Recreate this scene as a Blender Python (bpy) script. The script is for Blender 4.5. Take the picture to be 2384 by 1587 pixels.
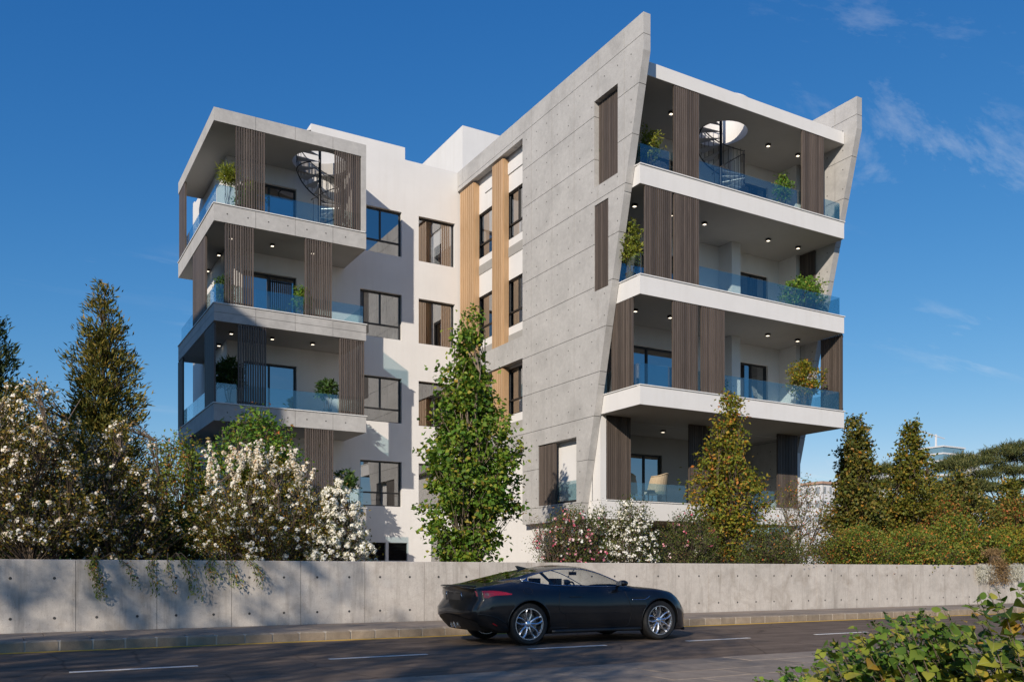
import bpy, bmesh, math, random
import numpy as np
from mathutils import Vector, Matrix

# ------------------------------------------------------------------ clear
for o in list(bpy.data.objects): bpy.data.objects.remove(o)
scene = bpy.context.scene
COL = scene.collection
R = math.radians
rng = np.random.default_rng(7)
random.seed(7)

# ------------------------------------------------------------------ camera
cam_d = bpy.data.cameras.new('camera'); cam = bpy.data.objects.new('camera', cam_d); COL.objects.link(cam)
cam_d.sensor_fit = 'HORIZONTAL'; cam_d.sensor_width = 36.0
cam_d.lens = 36.0 * 2074.0 / 2384.0
cam_d.shift_y = (1330.0 - 793.5) / 2384.0
cam_d.clip_start = 0.1; cam_d.clip_end = 5000
cam.location = (0, 0, 1.2)
cam.rotation_euler = (R(90), 0, R(-30))
scene.camera = cam

# ------------------------------------------------------------------ world, sun, exposure
SUN_EL = R(24.5); SUN_T = Vector((0.775, 0.632, 0)).normalized()       # horizontal travel of the light
world = bpy.data.worlds.new('World'); scene.world = world; world.use_nodes = True
wn = world.node_tree; wn.nodes.clear()
def N(tree, typ, **kw):
    n = tree.nodes.new(typ)
    for k, v in kw.items():
        if k in n.inputs.keys() if hasattr(n.inputs, 'keys') else False: n.inputs[k].default_value = v
        else: setattr(n, k, v)
    return n
sky = wn.nodes.new('ShaderNodeTexSky'); sky.sky_type = 'NISHITA'; sky.sun_disc = False
sky.sun_elevation = SUN_EL; sky.sun_rotation = math.atan2(-SUN_T.x, -SUN_T.y)
sky.altitude = 0; sky.air_density = 1.0; sky.dust_density = 0.1; sky.ozone_density = 2.4
hsv = wn.nodes.new('ShaderNodeHueSaturation'); hsv.inputs['Saturation'].default_value = 1.12; hsv.inputs['Value'].default_value = 1.0
tc = wn.nodes.new('ShaderNodeTexCoord'); sep = wn.nodes.new('ShaderNodeSeparateXYZ')
wn.links.new(tc.outputs['Generated'], sep.inputs[0])
def wmath(op, a, b=None, clamp=False):
    m = wn.nodes.new('ShaderNodeMath'); m.operation = op; m.use_clamp = clamp
    for i, v in enumerate((a, b)):
        if v is None: continue
        if isinstance(v, (int, float)): m.inputs[i].default_value = v
        else: wn.links.new(v, m.inputs[i])
    return m.outputs[0]
zz = wmath('ADD', wmath('MAXIMUM', sep.outputs['Z'], 0.0), 0.12)
cxy = wn.nodes.new('ShaderNodeCombineXYZ')
wn.links.new(wmath('DIVIDE', sep.outputs['X'], zz), cxy.inputs[0]); wn.links.new(wmath('DIVIDE', sep.outputs['Y'], zz), cxy.inputs[1])
mp = wn.nodes.new('ShaderNodeMapping'); mp.inputs['Rotation'].default_value = (0, 0, R(-50)); mp.inputs['Scale'].default_value = (1.0, 2.4, 1.0)
mp.inputs['Location'].default_value = (5.5, 9.9, 0)
wn.links.new(cxy.outputs[0], mp.inputs[0])
n1 = wn.nodes.new('ShaderNodeTexNoise'); n1.inputs['Scale'].default_value = 1.7; n1.inputs['Detail'].default_value = 9; n1.inputs['Roughness'].default_value = 0.66; n1.inputs['Distortion'].default_value = 0.4
n2 = wn.nodes.new('ShaderNodeTexNoise'); n2.inputs['Scale'].default_value = 0.55; n2.inputs['Detail'].default_value = 2
wn.links.new(mp.outputs[0], n1.inputs['Vector']); wn.links.new(mp.outputs[0], n2.inputs['Vector'])
c1 = wn.nodes.new('ShaderNodeMapRange'); c1.inputs[1].default_value = 0.53; c1.inputs[2].default_value = 0.80
c2 = wn.nodes.new('ShaderNodeMapRange'); c2.inputs[1].default_value = 0.52; c2.inputs[2].default_value = 0.70
wn.links.new(n1.outputs[0], c1.inputs[0]); wn.links.new(n2.outputs[0], c2.inputs[0])
cl = wmath('MULTIPLY', wmath('MULTIPLY', c1.outputs[0], c2.outputs[0]), 0.62, True)
mixc = wn.nodes.new('ShaderNodeMix'); mixc.data_type = 'RGBA'
wn.links.new(sky.outputs[0], hsv.inputs['Color'])
wn.links.new(cl, mixc.inputs[0]); tint = wn.nodes.new('ShaderNodeMix'); tint.data_type = 'RGBA'; tint.blend_type = 'MULTIPLY'; tint.inputs[0].default_value = 1.0; tint.inputs[7].default_value = (.80, 1.0, 1.24, 1); wn.links.new(hsv.outputs[0], tint.inputs[6])
# deeper zenith, paler horizon: one tone curve per channel on the whole sky
scol = wn.nodes.new('ShaderNodeSeparateColor'); ccol = wn.nodes.new('ShaderNodeCombineColor'); wn.links.new(tint.outputs[2], scol.inputs[0])
chn = [wmath('MULTIPLY', wmath('POWER', wmath('MULTIPLY', scol.outputs[ch], 0.105), pw), gain / 0.105) for ch, (gain, pw) in enumerate(((1.75, 1.52), (.825, .97), (.752, .65)))]
chn[1] = wmath('MINIMUM', chn[1], wmath('MULTIPLY', chn[2], .82)); chn[0] = wmath('MINIMUM', chn[0], wmath('MULTIPLY', chn[2], .56))
for ch in range(3): wn.links.new(chn[ch], ccol.inputs[ch])
wn.links.new(ccol.outputs[0], mixc.inputs[6]); mixc.inputs[7].default_value = (7.2, 7.6, 8.2, 1)
bg = wn.nodes.new('ShaderNodeBackground'); bg.inputs['Strength'].default_value = 0.105
out = wn.nodes.new('ShaderNodeOutputWorld')
wn.links.new(mixc.outputs[2], bg.inputs[0]); wn.links.new(bg.outputs[0], out.inputs[0])

sd = bpy.data.lights.new('sun', 'SUN'); sd.energy = 4.7; sd.angle = R(0.53); sd.color = (1.0, 0.89, 0.755)
sun = bpy.data.objects.new('sun', sd); COL.objects.link(sun); sun.location = (-30, -25, 40)
tr = Vector((SUN_T.x * math.cos(SUN_EL), SUN_T.y * math.cos(SUN_EL), -math.sin(SUN_EL)))
sun.rotation_euler = tr.to_track_quat('-Z', 'Y').to_euler()

vs = scene.view_settings; vs.view_transform = 'Standard'; vs.look = 'None'; vs.exposure = 0.0; vs.gamma = 1.0; vs.use_curve_mapping = False
scene.cycles.max_bounces = 7; scene.cycles.transparent_max_bounces = 24; scene.cycles.diffuse_bounces = 3
scene.cycles.glossy_bounces = 4; scene.cycles.caustics_reflective = False; scene.cycles.caustics_refractive = False
scene.cycles.sample_clamp_indirect = 6.0

# ------------------------------------------------------------------ helpers
WL = {}                                   # world origin of every object
class MB:
    def __init__(s): s.v = []; s.f = []
    def quad(s, *p):
        n = len(s.v); s.v += [tuple(q) for q in p]; s.f.append(tuple(range(n, n + len(p)))); return s
    def box(s, x0, x1, y0, y1, z0, z1):
        n = len(s.v)
        s.v += [(x0,y0,z0),(x1,y0,z0),(x1,y1,z0),(x0,y1,z0),(x0,y0,z1),(x1,y0,z1),(x1,y1,z1),(x0,y1,z1)]
        for f in ((0,3,2,1),(4,5,6,7),(0,1,5,4),(1,2,6,5),(2,3,7,6),(3,0,4,7)): s.f.append(tuple(n + i for i in f))
        return s
    def prism(s, poly, axis, a0, a1):
        """poly: 2-D points; axis 'x': points are (y,z); 'y': (x,z); 'z': (x,y)"""
        n = len(s.v); k = len(poly)
        for a in (a0, a1):
            for p in poly:
                s.v.append((a, p[0], p[1]) if axis == 'x' else (p[0], a, p[1]) if axis == 'y' else (p[0], p[1], a))
        s.f.append(tuple(n + i for i in reversed(range(k)))); s.f.append(tuple(n + k + i for i in range(k)))
        for i in range(k):
            j = (i + 1) % k; s.f.append((n + i, n + j, n + k + j, n + k + i))
        return s
    def tube(s, pts, rad, sides=6, cap=True):
        pts = [Vector(p) for p in pts]; m = len(pts); n = len(s.v)
        rad = [rad] * m if isinstance(rad, (int, float)) else rad
        up = Vector((0, 0, 1))
        for i, p in enumerate(pts):
            t = (pts[min(i + 1, m - 1)] - pts[max(i - 1, 0)])
            t = t.normalized() if t.length > 1e-9 else Vector((0, 0, 1))
            a = t.cross(up)
            if a.length < 1e-3: a = t.cross(Vector((1, 0, 0)))
            a.normalize(); b = t.cross(a)
            for k in range(sides):
                c = 2 * math.pi * k / sides
                s.v.append(tuple(p + (a * math.cos(c) + b * math.sin(c)) * rad[i]))
        for i in range(m - 1):
            for k in range(sides):
                k2 = (k + 1) % sides
                s.f.append((n + i*sides + k, n + i*sides + k2, n + (i+1)*sides + k2, n + (i+1)*sides + k))
        if cap:
            s.f.append(tuple(n + k for k in reversed(range(sides)))); s.f.append(tuple(n + (m-1)*sides + k for k in range(sides)))
        return s
    def lathe(s, prof, c, axis='z', seg=24, closed=False):
        """prof: (radius, along) pairs"""
        n = len(s.v); m = len(prof)
        for r, h in prof:
            for k in range(seg):
                a = 2*math.pi*k/seg; p, q = r*math.cos(a), r*math.sin(a)
                s.v.append((c[0]+p, c[1]+q, c[2]+h) if axis == 'z' else (c[0]+p, c[1]+h, c[2]+q))
        rows = m if closed else m - 1
        for i in range(rows):
            i2 = (i + 1) % m
            for k in range(seg):
                k2 = (k+1) % seg; s.f.append((n+i*seg+k, n+i*seg+k2, n+i2*seg+k2, n+i2*seg+k))
        return s
def link(name, me, parent, origin, mat=None):
    o = bpy.data.objects.new(name, me); COL.objects.link(o)
    if mat is not None and not me.materials: me.materials.append(mat)
    if parent is not None: o.parent = parent; o.location = Vector(origin) - WL[parent.name]
    else: o.location = origin
    WL[o.name] = Vector(origin)
    return o
def props(o, label=None, cat=None, group=None, kind=None):
    for k, v in (('label', label), ('category', cat), ('group', group), ('kind', kind)):
        if v: o[k] = v
    return o
def thing(name, label, cat, loc, group=None, kind=None):
    o = bpy.data.objects.new(name, None); COL.objects.link(o); o.location = loc; o.empty_display_size = .3
    WL[o.name] = Vector(loc); return props(o, label, cat, group, kind)
def mesh_from(name, V, F):
    me = bpy.data.meshes.new(name); me.from_pydata([tuple(v) for v in V], [], F); me.update(); return me
def part(name, mb, mat, parent=None, label=None, kind=None, smooth=False, cat=None, group=None, fixn=True):
    V = np.array(mb.v, dtype=float); lo = V.min(0); hi = V.max(0)
    org = np.array([(lo[0]+hi[0])/2, (lo[1]+hi[1])/2, lo[2]])
    me = mesh_from(name, V - org, mb.f)
    if fixn:
        bm = bmesh.new(); bm.from_mesh(me); bmesh.ops.recalc_face_normals(bm, faces=bm.faces); bm.to_mesh(me); bm.free()
    if smooth:
        me.shade_smooth()
        if smooth != True: me.set_sharp_from_angle(angle=R(smooth))
    o = link(name, me, parent, org, mat)
    return props(o, label, cat, group, kind)
def np_part(name, V, F, mat, parent, origin, label=None, kind=None, smooth=False):
    """V (n,3) world, F (m,3|4) int"""
    V = np.asarray(V, dtype=np.float32) - np.asarray(origin, dtype=np.float32); F = np.asarray(F, dtype=np.int32)
    me = bpy.data.meshes.new(name); k = F.shape[1]
    me.vertices.add(len(V)); me.vertices.foreach_set('co', V.ravel())
    me.loops.add(F.size); me.loops.foreach_set('vertex_index', F.ravel())
    me.polygons.add(len(F)); me.polygons.foreach_set('loop_start', np.arange(0, F.size, k, dtype=np.int32))
    me.update(calc_edges=True)
    if smooth: me.shade_smooth()
    return props(link(name, me, parent, origin, mat), label, None, None, kind)

# ------------------------------------------------------------------ materials
def newmat(name):
    m = bpy.data.materials.new(name); m.use_nodes = True; m.node_tree.nodes.clear(); return m, m.node_tree
def lk(t, a, b): t.links.new(a, b)
def pos_vec(t, scale=(1,1,1), obj=False):
    mp = t.nodes.new('ShaderNodeMapping'); mp.inputs['Scale'].default_value = scale
    if obj: c = t.nodes.new('ShaderNodeTexCoord').outputs['Object']
    else: c = t.nodes.new('ShaderNodeNewGeometry').outputs['Position']
    lk(t, c, mp.inputs[0]); return mp.outputs[0]
def noise(t, vec, scale, detail=4, rough=.55, dist=0):
    n = t.nodes.new('ShaderNodeTexNoise'); n.inputs['Scale'].default_value = scale; n.inputs['Detail'].default_value = detail
    n.inputs['Roughness'].default_value = rough; n.inputs['Distortion'].default_value = dist; lk(t, vec, n.inputs['Vector']); return n.outputs[0]
def ramp(t, fac, stops, interp='LINEAR'):
    r = t.nodes.new('ShaderNodeValToRGB'); e = r.color_ramp.elements; r.color_ramp.interpolation = interp
    while len(e) > 1: e.remove(e[-1])
    e[0].position = stops[0][0]; e[0].color = (*stops[0][1], 1)
    for p, c in stops[1:]:
        x = e.new(p); x.color = (*c, 1)
    lk(t, fac, r.inputs[0]); return r.outputs[0]
def mixrgb(t, mode, fac, a, b):
    m = t.nodes.new('ShaderNodeMix'); m.data_type = 'RGBA'; m.blend_type = mode
    for i, v in ((0, fac), (6, a), (7, b)):
        if isinstance(v, (int, float)): m.inputs[i].default_value = v
        elif isinstance(v, tuple): m.inputs[i].default_value = (*v, 1)
        else: lk(t, v, m.inputs[i])
    return m.outputs[2]
def finish(m, t, col, rough=.7, metal=0, bump=None, bstr=.2, bdist=.01, spec=.5, coat=0, emit=None):
    b = t.nodes.new('ShaderNodeBsdfPrincipled')
    if isinstance(col, tuple): b.inputs['Base Color'].default_value = (*col, 1)
    else: lk(t, col, b.inputs['Base Color'])
    if isinstance(rough, (int, float)): b.inputs['Roughness'].default_value = rough
    else: lk(t, rough, b.inputs['Roughness'])
    b.inputs['Metallic'].default_value = metal; b.inputs['Specular IOR Level'].default_value = spec; b.inputs['Coat Weight'].default_value = coat
    if coat: b.inputs['Coat Roughness'].default_value = 0.03
    if emit: b.inputs['Emission Color'].default_value = (*emit[0], 1); b.inputs['Emission Strength'].default_value = emit[1]
    if bump is not None:
        n = t.nodes.new('ShaderNodeBump'); n.inputs['Strength'].default_value = bstr; n.inputs['Distance'].default_value = bdist
        lk(t, bump, n.inputs['Height']); lk(t, n.outputs[0], b.inputs['Normal'])
    o = t.nodes.new('ShaderNodeOutputMaterial'); lk(t, b.outputs[0], o.inputs[0]); return m
def plain(name, col, rough=.6, metal=0, var=.12, vs_=6, coat=0, spec=.5, bump=0):
    m, t = newmat(name); v = pos_vec(t)
    n = noise(t, v, vs_, 4); d = tuple(c*(1-var) for c in col); l = tuple(min(1, c*(1+var)) for c in col)
    return finish(m, t, ramp(t, n, [(.3, d), (.7, l)]), rough, metal, n if bump else None, bump, .01, spec, coat)
def concrete(name, base, streak=0.0, stain=(.16,.13,.10)):
    m, t = newmat(name); v = pos_vec(t)
    big = noise(t, v, .9, 5, .6, .3); mid = noise(t, v, 6.5, 6, .7); fine = noise(t, v, 70, 3, .6)
    c = ramp(t, big, [(.25, tuple(x*.80 for x in base)), (.5, base), (.78, tuple(min(1, x*1.13) for x in base))])
    c = mixrgb(t, 'OVERLAY', .34, c, ramp(t, mid, [(.3, (.36,.36,.36)), (.7, (.64,.64,.64))]))
    c = mixrgb(t, 'OVERLAY', .22, c, ramp(t, fine, [(.3, (.3,.3,.3)), (.7, (.7,.7,.7))]))
    pit = ramp(t, noise(t, v, 38, 2, .5), [(.28, (1,1,1)), (.34, (0,0,0))])
    c = mixrgb(t, 'MULTIPLY', pit, c, (.72,.70,.68))
    if streak:
        sv = pos_vec(t, (2.2, 2.2, .22)); sn = noise(t, sv, 2.0, 6, .75)
        c = mixrgb(t, 'MIX', ramp(t, sn, [(.50, (0,0,0)), (.80, (streak,)*3)]), c, stain)
        dn = noise(t, pos_vec(t, (1,1,1)), 1.6, 6, .7, .6)
        c = mixrgb(t, 'MIX', ramp(t, dn, [(.52, (0,0,0)), (.75, (streak*.8,)*3)]), c, (.24,.19,.14))
    return finish(m, t, c, .82, 0, fine, .25, .004)
def stucco(name, base):
    m, t = newmat(name); v = pos_vec(t)
    n = noise(t, v, 1.1, 5, .6); f = noise(t, v, 120, 2, .6)
    sn = noise(t, pos_vec(t, (3, 3, .2)), 1.5, 4, .6)
    c = ramp(t, n, [(.3, tuple(x*.94 for x in base)), (.7, base)])
    c = mixrgb(t, 'MULTIPLY', ramp(t, sn, [(.5, (0,0,0)), (.85, (.35,.35,.35))]), c, (.86,.84,.80))
    return finish(m, t, c, .9, 0, f, .25, .003)
def woodslat(name, c0, c1, var=.18, rough=.6):
    m, t = newmat(name)
    oi = t.nodes.new('ShaderNodeObjectInfo'); v = pos_vec(t, (18, 18, .9)); n = noise(t, v, 2.0, 5, .6)
    c = ramp(t, n, [(.3, c0), (.7, c1)])
    rr = ramp(t, oi.outputs['Random'], [(0, (1-var,)*3), (1, (1+var,)*3)])
    c = mixrgb(t, 'MULTIPLY', 1.0, c, rr)
    return finish(m, t, c, rough, 0, n, .2, .004)
def glass(name, tint, base, ior=1.5, rough=0.0, refl=(1,1,1)):
    m, t = newmat(name)
    lw_ = t.nodes.new('ShaderNodeLayerWeight'); lw_.inputs[0].default_value = .5          # Facing: same from both sides
    f0 = base + ((ior - 1)/(ior + 1))**2
    pw = t.nodes.new('ShaderNodeMath'); pw.operation = 'POWER'; lk(t, lw_.outputs['Facing'], pw.inputs[0]); pw.inputs[1].default_value = 4.0
    a = t.nodes.new('ShaderNodeMath'); a.operation = 'MULTIPLY_ADD'; a.use_clamp = True
    lk(t, pw.outputs[0], a.inputs[0]); a.inputs[1].default_value = 1 - f0; a.inputs[2].default_value = f0
    tr = t.nodes.new('ShaderNodeBsdfTransparent'); tr.inputs[0].default_value = (*tint, 1)
    gl = t.nodes.new('ShaderNodeBsdfGlossy'); gl.inputs['Roughness'].default_value = rough; gl.inputs[0].default_value = (*refl, 1)
    mx = t.nodes.new('ShaderNodeMixShader'); lk(t, a.outputs[0], mx.inputs[0]); lk(t, tr.outputs[0], mx.inputs[1]); lk(t, gl.outputs[0], mx.inputs[2])
    o = t.nodes.new('ShaderNodeOutputMaterial'); lk(t, mx.outputs[0], o.inputs[0]); return m

M = {}
M['conc'] = concrete('fair_faced_concrete', (.435,.424,.408))
M['conc_joint'] = plain('concrete_joint', (.13,.127,.122), .9)
M['conc_wall'] = concrete('retaining_wall_concrete', (.52,.475,.42), .68)
M['white'] = stucco('white_stucco', (.735,.722,.705))
M['soffit'] = stucco('soffit_grey', (.40,.385,.365))  # one even grey, darker than the white of the slabs
M['cap'] = plain('coping_stone', (.74,.73,.71), .6, var=.05)
M['brown'] = woodslat('brown_slat', (.072,.056,.046), (.116,.092,.077), .28)
M['oak'] = woodslat('oak_slat', (.40,.25,.13), (.53,.35,.20), .12, .5)
M['oak_refl'] = woodslat('reflection_oak_slat', (.30,.11,.05), (.40,.17,.08), .2, .5)
M['frame'] = plain('window_frame_metal', (.028,.027,.027), .42, .3, var=.1)
M['gl_bal'] = glass('balustrade_glass', (.74,.85,.875), .07, 1.5)
M['gl_win'] = glass('window_glass', (.34,.37,.39), .34, 1.55)
M['curtain'] = plain('curtain_cloth', (.72,.71,.69), .9, var=.06)
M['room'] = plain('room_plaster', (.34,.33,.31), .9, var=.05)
M['black'] = plain('black_steel', (.022,.022,.024), .45, .5, var=.1)
M['tread'] = plain('stair_tread', (.42,.42,.43), .4, .4, var=.15)
M['hole'] = plain('tie_hole_shadow_cone', (.06,.058,.055), .9)  # shade inside the tie holes, given as a dark colour on raised cones
M['lamp_body'] = plain('lamp_housing', (.03,.03,.03), .5)
m, t = newmat('lamp_glow'); M['lamp'] = finish(m, t, (.9,.85,.75), .5, emit=((1.0,.86,.66), 2.2))
m, t = newmat('asphalt'); v = pos_vec(t)
fine = noise(t, v, 160, 2, .7); mid = noise(t, v, 2.0, 5, .6); st = noise(t, pos_vec(t, (.22, 2.6, 1)), 1.3, 6, .65)
c = ramp(t, mid, [(.3, (.140,.106,.080)), (.7, (.195,.150,.115))])
c = mixrgb(t, 'OVERLAY', .75, c, ramp(t, st, [(.3, (.30,.30,.31)), (.7, (.70,.68,.66))]))
c = mixrgb(t, 'OVERLAY', .55, c, ramp(t, fine, [(.25, (.2,.2,.2)), (.75, (.8,.8,.8))]))
vo = t.nodes.new('ShaderNodeTexVoronoi'); vo.feature = 'DISTANCE_TO_EDGE'; vo.inputs['Scale'].default_value = .55
wv = mixrgb(t, 'LINEAR_LIGHT', .12, v, t.nodes.new('ShaderNodeTexNoise').outputs['Color']); lk(t, wv, vo.inputs['Vector'])
crk = ramp(t, vo.outputs['Distance'], [(0, (.55,.55,.55)), (.012, (0,0,0))]); c = mixrgb(t, 'MULTIPLY', crk, c, (.35,.34,.34))
blot = ramp(t, noise(t, v, .7, 5, .7, .8), [(.58, (0,0,0)), (.74, (.6,.6,.6))]); c = mixrgb(t, 'MULTIPLY', blot, c, (.55,.54,.54))
M['asphalt'] = finish(m, t, c, .9, 0, fine, .5, .006, spec=.12)
def paving(name, a, b):
    m, t = newmat(name); v = pos_vec(t); oi = t.nodes.new('ShaderNodeObjectInfo')
    n = noise(t, v, 4.5, 6, .7); f = noise(t, v, 110, 2, .6)
    c = ramp(t, n, [(.3, a), (.7, b)])
    c = mixrgb(t, 'MULTIPLY', 1.0, c, ramp(t, oi.outputs['Random'], [(0, (.82,.82,.82)), (1, (1.12,1.1,1.08))]))
    c = mixrgb(t, 'OVERLAY', .35, c, ramp(t, f, [(.3, (.3,.3,.3)), (.7, (.7,.7,.7))]))
    return finish(m, t, c, .85, 0, f, .3, .004)
M['kerb'] = paving('kerb_stone', (.22,.175,.13), (.34,.28,.21))
M['pave'] = paving('paving_slab', (.20,.16,.125), (.31,.255,.20))
M['joint'] = plain('mortar_joint', (.46,.42,.36), .95, var=.2)
M['pave_joint'] = plain('dark_joint', (.05,.045,.04), .95, var=.2)
def worn(name, col, lo=.42):
    m, t = newmat(name); v = pos_vec(t); n = noise(t, v, 24, 5, .75); n2 = noise(t, pos_vec(t, (.4, 3, 1)), 3, 5, .7)
    c = mixrgb(t, 'MIX', ramp(t, n, [(.56, (0,0,0)), (.68, (.8,.8,.8))]), col, (.09,.08,.072))
    c = mixrgb(t, 'MULTIPLY', ramp(t, n2, [(.4, (0,0,0)), (.8, (.7,.7,.7))]), c, (.6,.58,.55))
    return finish(m, t, c, .8)
M['paint_w'] = worn('white_road_paint', (.72,.71,.68)); M['paint_y'] = worn('yellow_road_paint', (.72,.43,.04))
m, t = newmat('garden_soil'); v = pos_vec(t); n = noise(t, v, 3, 6, .7)
M['soil'] = finish(m, t, ramp(t, n, [(.3, (.07,.052,.035)), (.55, (.14,.10,.065)), (.75, (.10,.11,.045))]), .95, 0, n, .6, .05)
m, t = newmat('dry_ground'); v = pos_vec(t); n = noise(t, v, .08, 7, .65)
M['ground'] = finish(m, t, ramp(t, n, [(.3, (.06,.075,.03)), (.55, (.13,.12,.06)), (.75, (.19,.16,.10))]), .95)
M['terracotta'] = plain('terracotta', (.30,.115,.06), .8); M['pot'] = plain('pale_pot', (.50,.48,.45), .7); M['potdark'] = plain('dark_pot', (.06,.06,.065), .6)
M['bark'] = plain('bark', (.115,.085,.06), .9, var=.35, vs_=25, bump=.5)
M['bark_pale'] = plain('pale_bark', (.235,.185,.135), .9, var=.3, vs_=25, bump=.5)

# ------------------------------------------------------------------ ground, road, pavement
def struct(o): o['kind'] = 'structure'; return o
struct(part('ground', MB().quad((-1500,-1500,-.06),(3000,-1500,-.06),(3000,3000,-.06),(-1500,3000,-.06)), M['ground'], fixn=False))
YK = 15.15                                 # kerb face
road = struct(part('road', MB().box(-60, 110, 9.25, YK + .02, -.05, 0), M['asphalt']))
x = .74 - 3.2 * 4
while x < 70:
    part('lane_marking', MB().box(x, x + 1.47, 11.80, 11.90, .0005, .004), M['paint_w'], road); x += 3.2
part('edge_line', MB().box(-60, 110, YK - .19, YK - .035, .0005, .004), M['paint_y'], road)
near = struct(part('near_pavement', MB().box(-60, 110, 5.4, 9.25, -.05, .004), M['pave_joint']))
me_cache = {}
def slab_mesh(key, w, d, h, bev=.006):
    if key in me_cache: return me_cache[key]
    bm = bmesh.new(); bmesh.ops.create_cube(bm, size=1)
    for vv in bm.verts: vv.co = Vector((vv.co.x * w, vv.co.y * d, (vv.co.z + .5) * h))
    bmesh.ops.bevel(bm, geom=[e for e in bm.edges if all(q.co.z > h*.5 for q in e.verts)], offset=bev, segments=1, affect='EDGES')
    me = bpy.data.meshes.new(key); bm.to_mesh(me); bm.free(); me_cache[key] = me; return me
def piece(name, me, mat, parent, loc, rot=None):
    o = link(name, me, parent, loc, mat)
    if rot: o.rotation_euler = rot
    return o
# near pavement: long paving slabs, .57 m courses
for j in range(6):
    y = 9.22 - .285 - .575 * j; x = 1.2 + .37 * (j % 2)
    while x < 20.5:
        piece('paving_slab', slab_mesh('near_slab', 1.13, .553, .02), M['pave'], near, (x, y, .0045 + random.uniform(-.002, .003))); x += 1.15
struct(part('verge', MB().box(-60, 110, -60, 5.4, -.05, .01), M['soil']))
side = struct(part('pavement', MB().box(-60, 110, YK + .20, 17.3, -.05, .150), M['pave_joint']))
kerb = struct(part('kerb', MB().box(-60, 110, YK + .012, YK + .199, -.05, .150), M['joint']))
KP = .4625; x = .35 - KP * 4
kme = slab_mesh('kerb_stone', KP - .028, .19, .16, .022)
k = 0
while x < 34:
    piece('kerb_stone', kme, M['kerb'], kerb, (x + KP/2, YK + .095 + random.uniform(-.004, .004), random.uniform(-.003, .003)))
    x += KP
part('kerb_stone', MB().box(x, 110, YK, YK + .19, 0, .158), M['kerb'], kerb, kind='stuff')
# far pavement slabs: two courses behind the kerb
for j, (y0, y1) in enumerate(((YK + .205, YK + 1.10), (YK + 1.11, 17.26))):
    w = .9235; x = -1.5 + j * .31; d = y1 - y0
    while x < 30:
        piece('paving_slab', slab_mesh('far_slab%d' % j, w - .008, d, .02), M['pave'], side, (x + w/2, (y0+y1)/2, .141 + random.uniform(-.0015, .0025))); x += w
# raised garden behind the wall
struct(part('garden_ground', MB().box(-60, 110, 17.58, 160, -.05, 1.335), M['soil']))

# ------------------------------------------------------------------ retaining wall
YW = 17.28; ZT = 1.412
rw = thing('retaining_wall', 'long low grey concrete retaining wall with tie holes behind the pavement', 'wall', (14, YW + .15, .15))
part('core', MB().box(-60, 110, YW + .014, YW + .30, -.05, ZT - .02), M['conc_joint'], rw)
x = 1.18 - 1.33 * 3; cme = slab_mesh('wall_panel', 1.33 - .009, .316, ZT - .135, .008)
holes = MB()
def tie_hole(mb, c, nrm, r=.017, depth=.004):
    """small raised cone, its dark colour standing in for the shade of a hole, on plane nrm 'x' (-X face) or 'y' (-Y face)"""
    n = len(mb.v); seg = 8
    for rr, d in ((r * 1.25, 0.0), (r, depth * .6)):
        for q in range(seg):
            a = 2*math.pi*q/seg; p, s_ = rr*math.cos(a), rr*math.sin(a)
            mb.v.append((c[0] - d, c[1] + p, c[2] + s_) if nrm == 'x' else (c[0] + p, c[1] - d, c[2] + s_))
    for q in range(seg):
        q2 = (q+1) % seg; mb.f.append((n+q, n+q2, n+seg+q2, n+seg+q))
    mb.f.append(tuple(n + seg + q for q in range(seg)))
while x < 45:
    piece('wall_panel', cme, M['conc_wall'], rw, (x + 1.33/2, YW + .158 + random.uniform(-.002, .002), .135))
    for hx in (.333, .998):
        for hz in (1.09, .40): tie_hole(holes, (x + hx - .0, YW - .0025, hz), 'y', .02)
    x += 1.33
part('wall_panel', MB().box(x, 110, YW, YW + .316, .13, ZT), M['conc_wall'], rw, kind='stuff')
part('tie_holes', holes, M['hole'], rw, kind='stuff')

# ------------------------------------------------------------------ the apartment building
BLD = thing('apartment_building', 'white and grey concrete apartment block with tilted fin walls, glass balconies and slatted screens', 'building', (15.85, 27, 1.33))
ZF = {2: 3.41, 3: 6.61, 4: 9.81, 5: 13.01}
SD = .555                                    # slab edge depth
XL, XR = 15.85, 16.10                        # left fin outer / inner face
FX0, FX1 = 24.84, 25.09                      # right fin
YF = 20.5                                    # right wing balcony front
YB = 31.8                                    # courtyard wall plane
def fin_y(z): return 20.0 + max(0.0, 16.0 - z) * (23.1 - 20.0) / (16.0 - 3.18)
def clip(poly, f):
    """keep f(p) >= 0 (f linear)"""
    o = []
    for i in range(len(poly)):
        a, b = poly[i], poly[(i+1) % len(poly)]; fa, fb = f(a), f(b)
        if fa >= 0: o.append(a)
        if (fa > 0 and fb < 0) or (fa < 0 and fb > 0):
            q = fa / (fa - fb); o.append((a[0] + (b[0]-a[0])*q, a[1] + (b[1]-a[1])*q))
    return o
SL = (23.1 - 20.0) / (16.0 - 3.18)
def subrects(y0, y1, z0, z1, ops):
    ys = sorted({y0, y1} | {v for o in ops for v in o[:2] if y0 < v < y1}); zs = sorted({z0, z1} | {v for o in ops for v in o[2:] if z0 < v < z1})
    for i in range(len(ys)-1):
        for j in range(len(zs)-1):
            cy, cz = (ys[i]+ys[i+1])/2, (zs[j]+zs[j+1])/2
            if not any(o[0] < cy < o[1] and o[2] < cz < o[3] for o in ops): yield ys[i], ys[i+1], zs[j], zs[j+1]
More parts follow.
